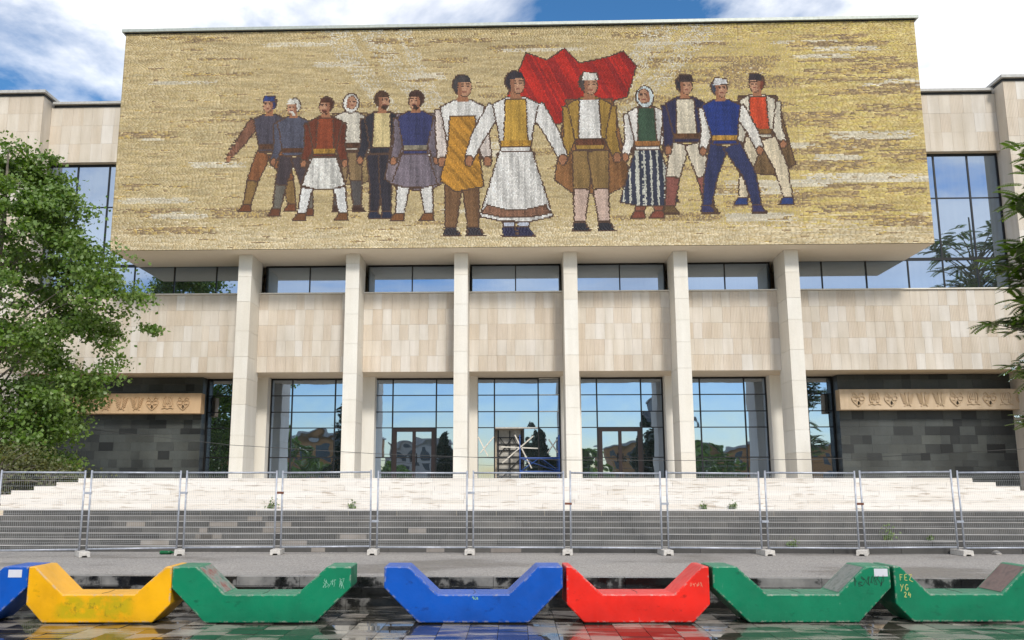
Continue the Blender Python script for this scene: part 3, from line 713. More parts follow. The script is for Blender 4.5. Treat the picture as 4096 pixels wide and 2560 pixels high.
def person(fid, x, zf, H, top, low, *, vest=None, skirt=False, hair=(60,44,38), stock=None, shoe=(74,48,38), cloak=None, cap=None, beard=False, scarf=None, belt=(96,62,40),
           la=-.10, ra=.10, le=-.16, re=.16, stride=.07, lean=0.0, face=1, c2=None, sleeve=None, hem=None, long=False, apron=None):
    u = H; Z = lambda h: zf+h*u; XX = lambda a, h=0.5: x+(a+lean*h)*u
    knee = .27; hip = .50
    if cloak: shape([(XX(-.14,.84), Z(.83)), (XX(.14,.84), Z(.83)), (XX(.24), Z(.30)), (XX(.10), Z(.22)), (XX(-.12), Z(.24)), (XX(-.22), Z(.32))], cloak, fid, .18)
    for sg, s in ((-1, -stride), (1, stride)):
        fx = x+s*u*1.35; kx = x+s*u*1.05; hx = XX(sg*.045, .5)
        shape(limb([(hx, Z(hip)), (kx, Z(knee)), (fx, Z(.04))], [.065*u, .048*u, .032*u]), stock if (stock and skirt) else low, fid, .12)
        if stock: shape(limb([(kx, Z(knee-.01)), (fx, Z(.04))], [.046*u, .032*u]), stock, fid, .08)
        shape([(fx-.035*u, Z(.055)), (fx+.03*u, Z(.055)), (fx+.035*u+(.03*u if face > 0 else 0), Z(0)), (fx-.04*u-(.03*u if face < 0 else 0), Z(0))], shoe, fid, .05)
    if skirt:
        hz = .10 if long else .26; wd = .21 if long else .17
        shape([(XX(-.075,.56), Z(.575)), (XX(.075,.56), Z(.575)), (XX(wd,.2), Z(hz+.015)), (XX(wd*.4,.2), Z(hz-.012)), (XX(-wd*.4,.2), Z(hz-.01)), (XX(-wd,.2), Z(hz+.02))], low, fid, .16, c2=c2, nf=9)
        if hem:
            shape([(XX(wd*.80,.2), Z(hz+.085)), (XX(wd*.94,.2), Z(hz+.035)), (XX(wd*.4,.2), Z(hz+.015)), (XX(-wd*.4,.2), Z(hz+.015)), (XX(-wd*.94,.2), Z(hz+.04)), (XX(-wd*.80,.2), Z(hz+.09)), (XX(-wd*.3,.2), Z(hz+.06)), (XX(wd*.3,.2), Z(hz+.06))], hem, fid, .35, outline=.03, nf=16)
    for sg, sh, el in ((-1, la, le), (1, ra, re)):          # arms behind the torso edge
        sx_, sz_ = XX(sg*.115, .8), Z(.785)
        ex, ez = XX(sh, .6)+sg*.02*u, Z(.60); hx, hz2 = XX(el, .5), Z(.47)
        shape(limb([(sx_, sz_), (ex, ez), (hx, hz2)], [.05*u, .040*u, .028*u]), sleeve or top, fid, .12)
        shape(ell(hx, hz2-.015*u, .026*u, .034*u, 8), SKIN, fid, .05, outline=.03)
    shape([(XX(-.135,.8), Z(.80)), (XX(-.05,.83), Z(.845)), (XX(.05,.83), Z(.845)), (XX(.135,.8), Z(.80)), (XX(.10,.6), Z(.62)), (XX(.085,.5), Z(.51)), (XX(-.085,.5), Z(.51)), (XX(-.10,.6), Z(.62))], top, fid, .12)
    if vest:
        shape([(XX(-.06,.8), Z(.83)), (XX(.06,.8), Z(.83)), (XX(.07,.6), Z(.56)), (XX(-.07,.6), Z(.56))], vest, fid, .12, outline=.03)
    if apron: shape([(XX(-.075,.7), Z(.74)), (XX(.075,.7), Z(.74)), (XX(.10,.5), Z(.50)), (XX(.13,.3), Z(.30)), (XX(-.04,.3), Z(.27)), (XX(-.13,.4), Z(.34)), (XX(-.09,.5), Z(.52))], apron, fid, .2, lean=.8)
    if belt: shape([(XX(-.088,.55), Z(.575)), (XX(.088,.55), Z(.575)), (XX(.088,.55), Z(.535)), (XX(-.088,.55), Z(.535))], belt, fid, .2, outline=.02, nf=20)
    shape([(XX(-.03,.86), Z(.88)), (XX(.03,.86), Z(.88)), (XX(.035,.83), Z(.83)), (XX(-.035,.83), Z(.83))], SKIN, fid, .04, outline=0)
    hx = XX(0, .92)+face*.006*u; hz_ = Z(.925)
    if scarf: shape(ell(hx, hz_-.01*u, .066*u, .085*u), scarf, fid, .08)
    else: shape(ell(hx-face*.012*u, hz_+.016*u, .056*u, .066*u), hair, fid, .2)
    shape(ell(hx+face*.008*u, hz_-.004*u, .040*u, .058*u), SKIN2, fid, .05, outline=.02)
    if beard: shape([(hx-.030*u, hz_-.028*u), (hx+.040*u, hz_-.028*u), (hx+.012*u, hz_-.078*u)], hair, fid, .2, outline=0)
    fx_ = hx+face*.008*u
    def dab(x0, x1, z0, z1, c): shape([(fx_+x0*u, hz_+z0*u), (fx_+x1*u, hz_+z0*u), (fx_+x1*u, hz_+z1*u), (fx_+x0*u, hz_+z1*u)], c, fid, 0, outline=0)
    for e_ in (-.017, .017):
        dab(e_-.011, e_+.011, .014, .022, (84,56,44)); dab(e_-.007, e_+.007, .000, .010, (70,50,44))
    dab(.020, .042, -.050, .030, (164,112,84)) if face < 0 else dab(-.042, -.020, -.050, .030, (164,112,84))
    dab(-.005, .005, -.018, .006, (214,168,136)); dab(-.013, .013, -.034, -.026, (140,76,66))
    if cap: shape([(hx-.05*u, hz_+.035*u), (hx+.055*u, hz_+.03*u), (hx+.045*u, hz_+.078*u), (hx-.04*u, hz_+.085*u)], cap, fid, .08, outline=.025)
    if not scarf: shape([(hx-.050*u, hz_+.03*u), (hx+.045*u, hz_+.035*u), (hx+.03*u, hz_+.072*u), (hx-.035*u, hz_+.075*u)], cap or hair, fid, .15, outline=0)
# plain red cloth behind the middle of the row and a plain round disc at the left
shape([(-.5,20.4), (.6,23.0), (1.6,22.6), (2.5,23.2), (3.2,22.4), (4.6,22.7), (5.4,23.0), (6.0,22.2), (5.5,20.6), (4.2,20.2), (2.6,19.4), (1.4,19.0), (.6,19.6)], (206,44,30), 14, .16, c2=(158,34,30), nf=3.2, lean=.5)
#shape(ell(-12.85, 20.7, 1.02, 1.02, 28), (120,88,52), 15, .1); shape(ell(-12.85, 20.7, .74, .74, 24), (196,152,60), 15, .2, outline=.05); shape(ell(-12.85, 20.7, .52, .52, 24), (112,84,56), 15, .1, outline=.05); shape(ell(-12.85, 20.7, .2, .2, 12), (204,164,70), 15, .1, outline=.03)
FZ = 14.85
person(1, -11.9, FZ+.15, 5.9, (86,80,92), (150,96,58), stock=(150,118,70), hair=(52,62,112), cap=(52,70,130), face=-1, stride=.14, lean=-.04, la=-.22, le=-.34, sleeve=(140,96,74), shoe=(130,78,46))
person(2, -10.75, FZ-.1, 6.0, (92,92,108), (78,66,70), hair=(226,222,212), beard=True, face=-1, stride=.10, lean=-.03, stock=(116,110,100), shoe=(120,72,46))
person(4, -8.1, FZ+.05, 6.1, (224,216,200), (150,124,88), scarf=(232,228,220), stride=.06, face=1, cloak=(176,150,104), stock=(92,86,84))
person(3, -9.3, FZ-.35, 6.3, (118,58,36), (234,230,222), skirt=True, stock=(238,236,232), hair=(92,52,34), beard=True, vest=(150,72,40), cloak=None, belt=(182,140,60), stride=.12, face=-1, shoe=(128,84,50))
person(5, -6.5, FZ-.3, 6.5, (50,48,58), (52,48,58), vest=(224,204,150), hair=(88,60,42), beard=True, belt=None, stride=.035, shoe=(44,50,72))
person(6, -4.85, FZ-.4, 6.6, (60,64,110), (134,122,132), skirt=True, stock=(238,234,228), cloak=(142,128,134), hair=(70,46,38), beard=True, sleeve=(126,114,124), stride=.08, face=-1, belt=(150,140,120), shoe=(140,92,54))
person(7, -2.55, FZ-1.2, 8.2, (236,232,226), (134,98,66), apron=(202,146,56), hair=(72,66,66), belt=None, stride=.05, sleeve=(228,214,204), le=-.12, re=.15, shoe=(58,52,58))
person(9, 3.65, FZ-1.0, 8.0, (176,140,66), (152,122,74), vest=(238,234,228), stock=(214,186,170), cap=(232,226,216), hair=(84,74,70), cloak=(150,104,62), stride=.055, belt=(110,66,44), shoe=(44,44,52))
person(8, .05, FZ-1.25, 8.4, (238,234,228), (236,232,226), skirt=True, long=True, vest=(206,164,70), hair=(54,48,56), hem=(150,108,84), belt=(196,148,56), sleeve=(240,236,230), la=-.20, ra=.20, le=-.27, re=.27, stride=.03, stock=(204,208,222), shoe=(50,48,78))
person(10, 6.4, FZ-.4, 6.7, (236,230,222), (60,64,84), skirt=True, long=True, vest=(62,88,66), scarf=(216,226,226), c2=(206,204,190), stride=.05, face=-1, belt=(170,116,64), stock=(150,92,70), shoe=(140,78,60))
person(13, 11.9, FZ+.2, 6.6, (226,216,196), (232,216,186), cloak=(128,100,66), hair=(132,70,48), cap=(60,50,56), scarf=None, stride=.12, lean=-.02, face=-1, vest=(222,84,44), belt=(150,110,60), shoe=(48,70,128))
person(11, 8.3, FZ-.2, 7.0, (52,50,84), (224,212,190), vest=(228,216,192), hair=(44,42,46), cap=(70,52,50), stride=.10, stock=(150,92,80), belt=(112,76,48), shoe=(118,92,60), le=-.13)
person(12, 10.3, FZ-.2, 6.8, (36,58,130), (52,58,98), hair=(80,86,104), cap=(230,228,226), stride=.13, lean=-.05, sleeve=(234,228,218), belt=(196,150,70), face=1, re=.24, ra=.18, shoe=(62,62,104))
# build the stones
def tess_object(name, m, parent, depth=.012):
    x0, x1, z0, z1 = TX0[m]+.004, TX1[m]-.004, TZ0[m]+.0035, TZ1[m]-.0035; n = len(x0)
    jit = rng.uniform(-.004, .004, n); y0 = YM+jit; yb = np.full(n, YM+.03)
    V = np.empty((n, 8, 3)); 
    for i, (xx, yy, zz_) in enumerate(((x0,y0,z0),(x1,y0,z0),(x1,y0,z1),(x0,y0,z1),(x0,yb,z0),(x1,yb,z0),(x1,yb,z1),(x0,yb,z1))):
        V[:, i, 0] = xx; V[:, i, 1] = yy; V[:, i, 2] = zz_
    F = np.array([[0,1,2,3],[0,4,5,1],[1,5,6,2],[2,6,7,3],[3,7,4,0]])[None]+(np.arange(n)*8)[:, None, None]
    me = npmesh(name, V.reshape(-1, 3), F.reshape(-1, 4), M['tess'])
    at = me.attributes.new('tess', 'FLOAT_COLOR', 'FACE'); c = np.ones((n, 4), np.float32); c[:, :3] = np.clip(COL[m], .004, .85)
    at.data.foreach_set('color', np.repeat(c, 5, axis=0).ravel())
    return link(name, me, parent)
mosaic = MB().box(-19.6, 19.6, YM+.02, YM+.058, ZB+.001, ZT-.051).build('mosaic', M['grout'], mus)
tag(tess_object('mosaic_background', FIG == 0, mosaic), 'tan and gold ground of small mosaic stones', kind='stuff')
FL = {1:'person with blue cap in grey', 2:'white bearded person in grey', 3:'person in brown vest and white kilt', 4:'person with white hood', 5:'person in dark suit with cream vest', 6:'person in purple grey cloak',
      7:'person in white shirt and ochre apron', 8:'person in long white dress', 9:'person in ochre coat', 10:'person with white headscarf and navy skirt', 11:'person in navy jacket and white trousers', 12:'person in blue vest and white cap', 13:'person in brown cloak with orange scarf', 14:'plain red cloth'}
for k, lab in FL.items():
    nm = 'mosaic_cloth' if k == 14 else 'mosaic_disc' if k == 15 else 'mosaic_figure'
    tag(tess_object(nm, FIG == k, mosaic), lab+' made of mosaic stones', kind='stuff')

# ------------------------------------------------------------------ scaffold, cable
sc = empty('scaffold', (1.15, 45.6, ZPLAT)); tag(sc, 'blue steel scaffold frame standing before the middle glass bay', 'scaffold')
for yy in (45.35, 45.95):
    for x in (.16, 2.12):
        MB().tube([(x, yy, ZPLAT), (x, yy, 4.42)], .024, 8).build('upright', M['blue_steel'], sc)
    for z in (2.62, 3.28): MB().tube([(.16, yy, z), (2.12, yy, z)], .022, 8).build('ledger', M['blue_steel'], sc)
for a, b in (((.2, 45.33, 2.64), (1.1, 45.33, 3.26)), ((1.2, 45.33, 3.26), (2.1, 45.33, 2.64)), ((.2, 45.97, 3.26), (2.1, 45.97, 2.64))): MB().tube([a, b], .014, 6).build('brace', M['blue_steel'], sc)
for x in (.16, 2.12):
    for z in (2.62, 3.28): MB().tube([(x, 45.35, z), (x, 45.95, z)], .02, 8).build('transom', M['blue_steel'], sc)
cpts = [(-24, 38, 5.1), (-18.4, 38, 4.32), (-12.1, 38, 3.625), (-5.9, 38, 3.25), (-.15, 38, 3.04), (2, 38, 2.985), (7, 38, 2.96), (12.2, 38, 3.0), (14.8, 38, 3.1), (20.8, 38, 3.42), (26, 38, 3.9)]
tag(MB().tube(cpts, .011, 5).build('cable', M['cable']), 'thin dark cable sagging across the front between the trees', 'cable')

# ------------------------------------------------------------------ fence
RAT = [(-.5813,19.95), (-.4779,20.45), (-.3699,21.05), (-.2623,21.3), (-.1572,21.37), (-.05245,21.42), (.05288,21.45), (.1574,21.47), (.2634,21.5), (.3659,21.53), (.4694,21.56), (.5629,21.6)]
FPOST = [(r*y, y) for r, y in RAT]
def fence_panel(p, q, k):
    p = Vector((p[0], p[1], 0)); q = Vector((q[0], q[1], 0)); d = (q-p); L0 = d.length; d.normalize(); g = .075
    a = p+d*g; L = L0-2*g; ang = math.atan2(d.y, d.x)
    f = empty('wire_fence', (a.x, a.y, ZST), ang); zl, zh = .10, 1.88
    tilt = random.uniform(-.02, .02)
    f.rotation_euler.x = random.uniform(-.018, .018); f.rotation_euler.y = tilt*.5
    O = lambda mb, nm, mt: mb.build(nm, M[mt], f, (0,0,0), smooth=True)
    for x in (0, L): O(MB().tube([(x, 0, zl-.02), (x, 0, zh+.03)], .021, 10), 'post', 'galv')
    O(MB().tube([(.02, 0, zh-.02), (L-.02, 0, zh-.02)], .021, 10), 'rail', 'galv'); O(MB().tube([(.02, 0, zl+.06), (L-.02, 0, zl+.06)], .021, 10), 'rail', 'galv')
    w = MB(); n = int(L/.042); t = .0019
    zs = [zl+.08, .26, .32, .78, .84, 1.30, 1.36, 1.72, 1.78, zh-.04]; off = [0, 0, .045, .045*0, 0, 0, .0, 0, .04, 0]
    zs = [zl+.08, .22, .27, .32, 1.18, 1.23, 1.28, 1.68, 1.73, 1.78, zh-.04]; off = [0, 0, -.05, 0, 0, -.05, 0, 0, -.05, 0, 0]
    for i in range(1, n):
        x = i*L/n
        for (z0, z1, o0, o1) in zip(zs[:-1], zs[1:], off[:-1], off[1:]):
            w.add([(x-t, o0-t, z0), (x+t, o0-t, z0), (x, o0+t, z0), (x-t, o1-t, z1), (x+t, o1-t, z1), (x, o1+t, z1)], [(0,1,4,3), (1,2,5,4), (2,0,3,5)])
    for z, o in [(zs[i], off[i]) for i in range(len(zs))]+[(.45,0), (.62,0), (.79,0), (.96,0), (1.08,0), (1.42,0), (1.56,0)]:
        w.add([(.01, o-t, z-t), (.01, o-t, z+t), (.01, o+t, z), (L-.01, o-t, z-t), (L-.01, o-t, z+t), (L-.01, o+t, z)], [(0,3,4,1), (1,4,5,2), (2,5,3,0)])
    tag(w.build('wire_mesh', M['wire'], f, (0,0,0)), kind='stuff')
    zc = random.choice([.75, 1.15, 1.4])
    cl = MB().box(-.13, .03, -.03, .03, zc-.025, zc+.025)
    cl.build('clamp', M['rust' if k % 3 == 0 else 'galv'], f, (0,0,0))
    return f
WORDS = ['leftmost', 'second', 'third', 'fourth', 'fifth', 'sixth', 'seventh', 'eighth', 'ninth', 'tenth', 'eleventh']
BEHIND = ['at the left edge before the green shrubs', 'before the left stair corner', 'below the left carved slab', 'below the leftmost column', 'before the left glass doors', 'below the central open doorway', 'below the fourth column', 'below the right glass doors', 'below the rightmost column', 'before the right dark stone wall', 'at the right edge by the stair end']
for k in range(len(FPOST)-1):
    f = fence_panel(FPOST[k], FPOST[k+1], k)
    tag(f, 'galvanised wire fence panel, %s from the left, %s' % (WORDS[k], BEHIND[k]), 'fence panel', 'wire fence panels along the steps')
foot_me = None
for k, (x, y) in enumerate(FPOST[1:-1]):
    rz = random.uniform(-.10, .10)+(.55 if k == 0 else .3 if k == 1 else -.35 if k in (8,) else 0)
    o = empty('concrete_weight', (x, y, ZST), rz)
    b = MB().prism([(-.12,.0), (-.06,.0), (-.045,.035), (.045,.035), (.06,.0), (.12,.0), (.112,.125), (-.112,.125)], -.33, .33)
    b.build('block', M['foot'], o, (0,0,0), fix=True, bevel=.012)
    c = MB().box(-.10, .10, -.03, .03, .1255, .131); c.build('socket', M['rubble'], o, (0,0,0))
    tag(o, 'pale concrete fence foot under the joint of the %s and %s panels' % (WORDS[k], WORDS[k+1]), 'fence foot', 'concrete feet of the fence')

# ------------------------------------------------------------------ benches
PA = [(-.803,0), (.803,0), (1.31,.49), (1.31,.79), (.955,.79), (.52,.395), (-.52,.395), (-.955,.79), (-1.31,.79), (-1.31,.49)]
PB = [(-.80,0), (.80,0), (1.05,.255), (1.05,.79), (.955,.79), (.525,.395), (-.525,.395), (-.955,.79), (-1.05,.79), (-1.05,.255)]
DEP = .70
def stroke_part(o, name, mat, lines, w=.009):
    m = MB()
    for pl in lines:
        for a, b in zip(pl[:-1], pl[1:]): m.bar((a[0], -.0015, a[1]), (b[0], -.0015, b[1]), w, .003)
    return m.build(name, M[mat], o, (0,0,0))
def scribble(cx_, cz, w, h, n, seed):
    r = random.Random(seed); out = []
    for k in range(n):
        x = cx_-w/2+w*k/n; pl = []
        for i in range(r.randint(4, 7)): pl.append((x+r.uniform(0, w/n*1.4), cz+r.uniform(-h/2, h/2)))
        out.append(pl)
    return out
def bench(x, y, prof, mat, label, extras):
    o = empty('bench', (x, y, 0.004), R(2.5)); tag(o, label, 'bench', 'painted concrete benches in a row')
    bd = MB().prism(prof, 0, DEP).build('body', M[mat], o, (0,0,0.012), fix=True, bevel=.016)
    MB().box(-.76, .76, .05, DEP-.05, 0, .0118).build('base_pad', M['frame'], o, (0,0,0))
    MB().tube([(0, .12, .4085), (.03, .3, .4085), (0, DEP-.1, .4085)], .004, 5).build('seat_joint', M['frame'], o, (0,0,0))
    for e in extras:
        if e[0] == 'plate':
            _, sg, mt = e; m = MB()
            a, b = (.525, .395), (.955, .79); L = math.hypot(b[0]-a[0], b[1]-a[1]); t = Vector(((b[0]-a[0])/L, 0, (b[1]-a[1])/L)); nr = Vector((-t.z, 0, t.x))
            p0 = Vector((a[0], 0, a[1]+.012))+t*.03; p1 = Vector((b[0], 0, b[1]+.012))-t*.03; vs = []
            for off in (0.001, .006):
                for p in (p0, p1):
                    for yy in (.06, DEP-.04): q = p+nr*off; vs.append((sg*q.x, yy, q.z))
            m.add(vs, [(0,1,3,2), (4,6,7,5), (0,4,5,1), (2,3,7,6), (0,2,6,4), (1,5,7,3)]); m.build('back_plate', M[mt], o, (0,0,0), fix=True)
        elif e[0] == 'sticker':
            _, cx_, cz = e; MB().box(cx_-.10, cx_+.10, -.003, -.0005, cz-.055, cz+.055).build('sticker', M['paper'], o, (0,0,0))
        elif e[0] == 'strokes':
            stroke_part(o, e[1], e[2], e[3], e[4])
    return o
def glyphs(x, z, h, txt):
    G = {'F': [[(0,0),(0,1)],[(0,1),(.6,.95)],[(0,.55),(.45,.55)]], 'E': [[(.6,1),(.05,.95),(0,.05),(.6,0)],[(0,.5),(.5,.52)]], 'Z': [[(0,1),(.65,1),(.05,.05),(.85,-.25)]], 'Y': [[(.1,1),(.3,.5)],[(.75,1),(.1,-.1)]],
         'G': [[(.7,.85),(.4,1),(.05,.6),(.15,.1),(.55,.05),(.7,.4),(.4,.42)]], '2': [[(.05,.8),(.35,1),(.6,.75),(.05,.05),(.65,.05)]], '4': [[(.3,1),(.05,.4),(.75,.45)],[(.55,.75),(.5,-.05)]]}
    out = []
    for ch in txt:
        for pl in G[ch]: out.append([(x+a*h*.75, z+b*h) for a, b in pl])
        x += h*.78
    return out
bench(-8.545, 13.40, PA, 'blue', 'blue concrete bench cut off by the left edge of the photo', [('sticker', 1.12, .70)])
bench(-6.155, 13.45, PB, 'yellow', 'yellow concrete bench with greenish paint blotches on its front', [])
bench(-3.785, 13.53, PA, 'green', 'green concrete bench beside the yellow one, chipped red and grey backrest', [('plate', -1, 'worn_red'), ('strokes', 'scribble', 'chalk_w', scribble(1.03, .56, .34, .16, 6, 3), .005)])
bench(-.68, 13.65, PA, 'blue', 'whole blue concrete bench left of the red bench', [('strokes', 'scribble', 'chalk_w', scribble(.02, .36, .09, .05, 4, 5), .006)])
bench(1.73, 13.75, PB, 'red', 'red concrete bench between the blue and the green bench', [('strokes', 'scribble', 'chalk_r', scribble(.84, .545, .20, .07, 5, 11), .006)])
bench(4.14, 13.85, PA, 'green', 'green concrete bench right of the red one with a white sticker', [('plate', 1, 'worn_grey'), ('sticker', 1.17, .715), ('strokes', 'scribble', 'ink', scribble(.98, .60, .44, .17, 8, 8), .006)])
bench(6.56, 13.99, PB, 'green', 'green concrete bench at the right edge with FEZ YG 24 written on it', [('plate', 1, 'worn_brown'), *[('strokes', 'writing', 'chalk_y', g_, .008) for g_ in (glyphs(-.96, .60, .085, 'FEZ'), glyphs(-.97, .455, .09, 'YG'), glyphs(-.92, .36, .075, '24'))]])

# ------------------------------------------------------------------ trees and plants
def leaves(name, C, size, mat, parent, tilt=.9, aspect=.8, seed=1):
    r = np.random.default_rng(seed); n = len(C)
    d = r.normal(size=(n, 3)); d /= np.linalg.norm(d, axis=1)[:, None]
    nr = r.normal(size=(n, 3))*tilt+np.array([0, -.35, .75]); nr -= (nr*d).sum(1)[:, None]*d; nr /= np.linalg.norm(nr, axis=1)[:, None]
    sd_ = np.cross(nr, d); s_ = (size*r.uniform(.65, 1.3, n))[:, None]
    a = C-d*s_*.5; b = C+sd_*s_*aspect*.5+d*s_*.0-nr*s_*.10; c = C+d*s_*.55; e = C-sd_*s_*aspect*.5-nr*s_*.10
    V = np.stack([a, b, c, e], 1).reshape(-1, 3); F = np.arange(n*4).reshape(-1, 4)
    return link(name, npmesh(name, V, F, M[mat]), parent)
def bez(p, q, sag, n=6):
    p = Vector(p); q = Vector(q); m = (p+q)/2+Vector((random.uniform(-.25,.25), random.uniform(-.25,.25), sag)); return [(1-t)**2*p+2*t*(1-t)*m+t*t*q for t in [i/(n-1) for i in range(n)]]
def broadleaf(name, base, prof, ry, nclump, per, size, mat, label, cat='tree', seed=2, trunk=.28, group=None, zlo=None):
    r = np.random.default_rng(seed); o = empty(name, base); tag(o, label, cat, group)
    bx_, by_, bz_ = base; zs = [p[0] for p in prof]; rs = [p[1] for p in prof]
    cl = []; tries = 0
    while len(cl) < nclump and tries < 90000:
        tries += 1
        z = r.uniform(min(zs), max(zs)); a = r.uniform(0, 2*math.pi); Rm = np.interp(z, zs, rs)
        lob = 1+.22*mnoise.noise(Vector((math.cos(a)*1.7, math.sin(a)*1.7+seed, z*.45)))
        if r.random() > (Rm/max(rs))**1.0: continue
        f = r.uniform(.15, 1)**.55; x = Rm*lob*f*math.cos(a); y = ry*(Rm/max(rs))*lob*f*math.sin(a)
        hole = mnoise.noise(Vector((x*.55+seed*3, y*.55, z*.6)))
        if hole < -.04: continue
        cl.append((x, y, z, f))
    cl = np.array(cl)
    P = []
    for (x, y, z, f) in cl:
        k = int(per*r.uniform(.5, 1.4)); rad = r.uniform(.3, .72)
        q = r.normal(size=(k, 3))*np.array([rad, rad, rad*.55])*.62
        out = np.array([x, y, 0.0]); out /= (np.linalg.norm(out)+1e-6); t = r.uniform(0, 1, k)[:, None]
        P.append(np.array([bx_+x, by_+y, z])+q+out*t*.5*f-np.array([0,0,.12])*t)
    P = np.concatenate(P); leaves('crown', P, size, mat, o, seed=seed)
    tr = MB(); top = max(zs)
    stem = [(bx_, by_, bz_), (bx_+.1, by_, bz_+(top-bz_)*.25), (bx_-.1, by_+.1, bz_+(top-bz_)*.5), (bx_+.15, by_, bz_+(top-bz_)*.75), (bx_+.05, by_, top-.5)]
    tr.tube(stem, trunk, 9, .03); tr.build('trunk', M['bark'], o, smooth=True)
    sel = cl[r.permutation(len(cl))[:min(70, len(cl))]]; br = MB()
    for (x, y, z, f) in sel:
        z0 = max(bz_+.6, z-1.2-.35*math.hypot(x, y)); fr = (z0-bz_)/(top-bz_)
        br.tube(bez((bx_, by_, z0), (bx_+x, by_+y, z), .3), max(.02, .09*(1-fr)), 5, .008, caps=False)
    br.build('limbs', M['bark'], o, smooth=True)
    return o
broadleaf('poplar_tree', (-20.6, 34.0, ZLAND), [(2.3,2.6), (3.6,3.5), (5,4.2), (6.6,5.0), (8.4,5.8), (10.0,5.3), (11.6,4.5), (13,3.7), (14.2,2.6), (15.2,1.6), (15.9,.6)], 4.4, 470, 190, .16, 'leaf', 'leafy green broadleaf tree in front of the left wing', seed=5, trunk=.3)
def pinnate_tree(name, base, clusters, label, seed=3):
    r = np.random.default_rng(seed); o = empty(name, base); tag(o, label, 'tree'); V = []; rach = MB(); br = MB()
    for (cx_, cy_, cz, sc_) in clusters:
        br.tube(bez((base[0], base[1], max(base[2]+1, cz-1.6)), (cx_, cy_, cz), .3), .05, 5, .012, caps=False)
        for k in range(int(9*sc_)+4):
            az = r.uniform(0, 2*math.pi); el = r.uniform(-.15, .75); L = r.uniform(.55, .95)
            d0 = np.array([math.cos(az)*math.cos(el), math.sin(az)*math.cos(el), math.sin(el)]); p = np.array([cx_, cy_, cz])+r.normal(size=3)*.16*sc_
            side = np.cross(d0, [0,0,1]); side /= np.linalg.norm(side); m = 10; pts = []
            for i in range(m+1):
                t = i/m; pts.append(p+d0*L*t+np.array([0,0,-.28*L*t*t]))
            rach.tube([tuple(q) for q in pts[::5]], .006, 3, .003, caps=False)
            for i in range(1, m+1):
                tang = pts[i]-pts[i-1]; tang /= np.linalg.norm(tang); ll = .27*(1-.5*abs(i/m-.45))
                for sg in (-1, 1):
                    dd = side*sg*.85+tang*.5+np.array([0,0,-.12]); dd /= np.linalg.norm(dd); wv = tang*ll*.25
                    V += [pts[i], pts[i]+dd*ll*.45+wv, pts[i]+dd*ll, pts[i]+dd*ll*.45-wv]
    V = np.array(V); link('crown', npmesh('crown', V, np.arange(len(V)).reshape(-1, 4), M['leaf2']), o)
    rach.build('leaf_stalks', M['bark'], o); br.build('limbs', M['bark'], o)
    WLAST.append(o); b = Vector(base); MB().tube([b, b+Vector((.1,0,4)), b+Vector((-.1,0,8)), b+Vector((.1,0,12.6))], .2, 9, .04).build('trunk', M['bark'], o, smooth=True)
WLAST = []; rr = random.Random(4); CL = []
for (xa, xb, za, zb, n) in ((17.7, 20.5, 11.0, 13.4, 26), (17.2, 20.5, 7.2, 10.3, 84), (17.7, 20.5, 3.8, 6.3, 34), (18.4, 21, 10.3, 11.0, 8)):
    for k in range(n): CL.append((rr.uniform(xa, xb), 30.6+rr.uniform(-2.2, 2.2), rr.uniform(za, zb), rr.uniform(.6, 1.1)))
pinnate_tree('ailanthus_tree', (19.6, 30.6, ZLAND), CL, 'tree with feathery drooping leaves at the right edge before the wing')
far_t = copy_tree(WLAST[0]); far_t.location = (29.5, 32.5, ZLAND); far_t.scale = (1.35, 1.2, 1.4); far_t.rotation_euler = (0, 0, 2.4)
tag(far_t, 'tall feathery leaved tree mirrored in the right wing glass', 'tree')
BUSH = [(-16.2, 31.0, 1.5, 1.5, 'yellowish shrub nearest the left end of the white steps'), (-18.0, 30.6, 1.9, 2.2, 'broad olive shrub under the left tree'), (-20.6, 30.4, 1.9, 2.6, 'dense shrub at the left edge behind the fence')]
for k, (x, y, rad, h, lab) in enumerate(BUSH):
    broadleaf('shrub', (x, y, ZLAND), [(ZLAND+.15, rad*.8), (ZLAND+h*.5, rad), (ZLAND+h*.85, rad*.7), (ZLAND+h, rad*.3)], rad*.8, 46, 110, .10, 'bush', lab, 'shrub', seed=20+k, trunk=.05, group='shrubs beside the steps')
# weeds in the step joints
WEED = [(-7.0, 26.0, ZLAND, .22, 'dry weed tuft at the foot of the white steps, left'), (-4.7, 26.0, ZLAND, .14, 'small weed at the foot of the white steps before the left doors'), (8.9, 22.66, ZST+2*RIS, .34, 'bright green weed growing on the dark steps at the right'), (6.5, 22.3, ZST+RIS, .14, 'low green weed on the dark steps near the rightmost column'),
        (5.2, 26.0, ZLAND, .12, 'dry weed at the foot of the white steps, right of centre'), (6.0, 26.0, ZLAND, .16, 'dry weed clump at the foot of the white steps, right'), (9.9, 22.66, ZST+2*RIS, .10, 'tiny weed on the dark steps beside a fence joint')]
for k, (x, y, z, h, lab) in enumerate(WEED):
    r = np.random.default_rng(50+k); o = empty('weed', (x, y-.03, z)); tag(o, lab, 'weed', 'weeds in the step joints'); n = 60
    C = np.array([x, y-.05, z+.02])+np.stack([r.normal(0, h*.32, n), -np.abs(r.normal(0, .03, n)), np.abs(r.normal(0, h*.5, n))], 1); leaves('foliage', C, .07, 'weed', o, seed=60+k)
    st = MB()
    for q in range(4): st.tube([(x, y-.04, z), (x+r.normal(0, h*.3), y-.06, z+h*r.uniform(.6, 1.2))], .004, 4)
    st.build('stems', M['weed'], o)
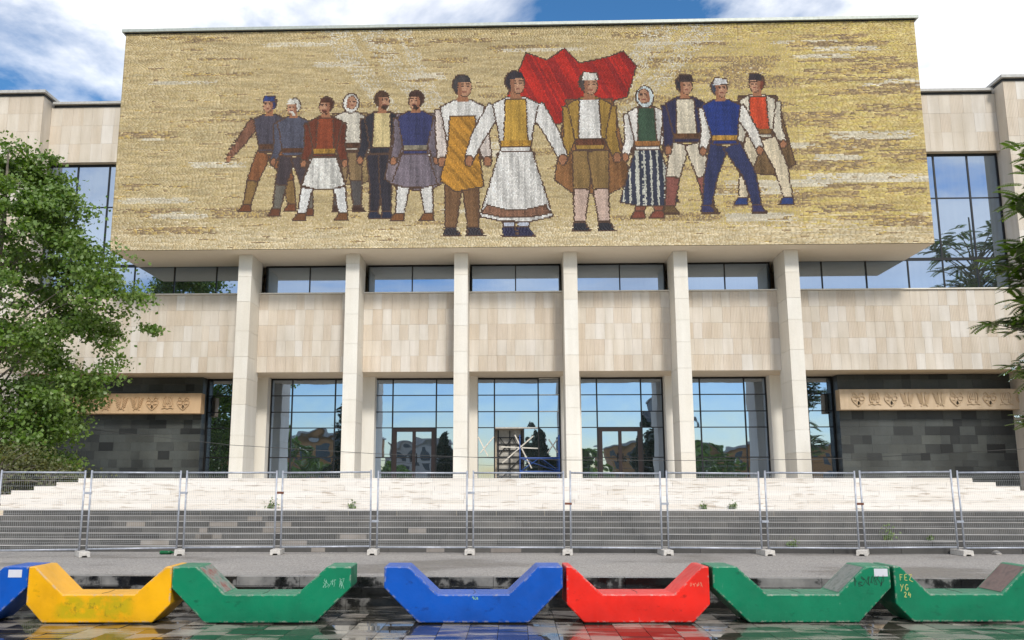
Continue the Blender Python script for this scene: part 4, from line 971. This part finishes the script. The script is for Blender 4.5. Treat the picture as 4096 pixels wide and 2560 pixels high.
# litter
bo = empty('bottle', (-8.15, 21.15, ZST)); tag(bo, 'crushed green plastic bottle lying before the dark steps', 'bottle')
MB().tube([(-8.28, 21.15, ZST+.045), (-8.25, 21.15, ZST+.045), (-8.1, 21.17, ZST+.042), (-8.03, 21.18, ZST+.045)], .042, 10).build('body', M['bottle'], bo, smooth=True)
MB().tube([(-8.03, 21.18, ZST+.045), (-7.97, 21.185, ZST+.04), (-7.93, 21.19, ZST+.04)], .03, 10, .014).build('neck', M['bottle'], bo, smooth=True)
MB().tube([(-7.93, 21.19, ZST+.04), (-7.905, 21.192, ZST+.04)], .018, 10).build('cap', M['paper'], bo)
import bmesh
for k, (x, y, s_, lab) in enumerate(((11.0, 21.75, .10, 'larger pale stone lying by the dark steps at the right'), (11.75, 21.6, .075, 'smaller pale stone lying by the dark steps at the right edge'))):
    bm = bmesh.new(); bmesh.ops.create_icosphere(bm, subdivisions=2, radius=s_)
    for v in bm.verts: v.co *= 1+.3*mnoise.noise(v.co*9+Vector((k*5,0,0))); v.co.z = max(v.co.z*.7, -.03)
    me = bpy.data.meshes.new('stone'); bm.to_mesh(me); bm.free(); me.materials.append(M['rubble']); o = link('stone', me, None, (x, y, ZST+.03)); tag(o, lab, 'stone', 'loose stones by the steps')

# ------------------------------------------------------------------ across the square, seen only mirrored in the glass
def facade_block(name, x0, x1, y0, y1, h, mat, label, cols, rows, z0=0.0):
    o = empty(name, ((x0+x1)/2, (y0+y1)/2, z0)); tag(o, label, 'building')
    MB().box(x0, x1, y0, y1, z0-.05, h).build('wall', M[mat], o); MB().box(x0-.4, x1+.4, y0-.4, y1+.4, h, h+.4).build('roof', M['wcap'], o)
    for i in range(cols):
        for j in range(rows):
            cw = (x1-x0)/cols; rh = (h-z0-1.2)/rows; xa = x0+cw*(i+.25); za = z0+1.0+rh*(j+.2)
            MB().box(xa, xa+cw*.5, y1-.02, y1+.05, za, za+rh*.6).build('window', M['far_glass'], o)
M['far_glass'] = m_plain('far_window', S(90,98,106), 0.3); M['orange'] = m_plain('orange_plaster', S(204,148,96), 0.85); M['tower'] = m_plain('grey_cladding', S(120,122,124), 0.6); M['white_pl'] = m_plain('white_plaster', S(224,220,210), 0.85)
facade_block('ministry_building', -48, -24, -66, -50, 10, 'orange', 'low orange plastered building mirrored in the left windows', 8, 2)
facade_block('tower_block', 27, 35, -95, -86, 19, 'tower', 'tall grey tower block mirrored in the right windows', 4, 8)
facade_block('apartment_block', -22, -10, -72, -62, 8.5, 'white_pl', 'white flat roofed block mirrored in the left door bay', 6, 3)
facade_block('arcade_building', 14, 52, -62, -50, 8, 'orange', 'long ochre arcade mirrored behind the right doors', 12, 2)
def conifer(x, y, h, w, lab, k):
    r = np.random.default_rng(90+k); o = empty('cedar_tree', (x, y, 0)); tag(o, lab, 'tree', 'conifers across the square'); P = []
    for t in np.linspace(.16, .98, 15):
        R_ = w*(1-t)**.8+.3; n = int(900*(R_/w)**1.3)+60; a = r.uniform(0, 2*math.pi, n); q = np.sqrt(r.uniform(0, 1, n)); lob = 1+.35*np.sin(a*5+t*20)
        P.append(np.stack([x+np.cos(a)*q*R_*lob, y+np.sin(a)*q*R_*lob, h*t+r.normal(0, .18, n)-.10*q*R_], 1))
    leaves('crown', np.concatenate(P), .55, 'needle', o, seed=k, tilt=.5); MB().tube([(x, y, 0), (x, y, h*.97)], .4, 8, .05).build('trunk', M['bark'], o)
for k, (x, y, h, w, lab) in enumerate(((-24, -38, 15.5, 4.2, 'tall dark cedar mirrored in the leftmost bay'), (19.6, -40, 11.5, 3.6, 'dark conifer mirrored in the right door bay'), (3.4, -46, 10, 3.6, 'small conifer mirrored in the middle bay'), (-10.5, -50, 9.5, 2.6, 'small conifer mirrored in the left door bay'))):
    conifer(x, y, h, w, lab, k)
for k, (x, y, rad, h, lab) in enumerate(((-17.5, -34, 2.6, 4.6, 'round tree across the square, mirrored left of centre'), (10.2, -36, 2.6, 6.5, 'round tree across the square, mirrored right of centre'), (27, -38, 6, 8, 'round tree across the square, mirrored at the right'), (-34, -36, 6, 9, 'round tree across the square, mirrored at the left'))):
    broadleaf('round_tree', (x, y, 0), [(1.2, rad*.6), (h*.45, rad), (h*.8, rad*.7), (h, rad*.25)], rad, 120, 70, .5, 'leaf', lab, seed=70+k, trunk=.25, group='round trees across the square')
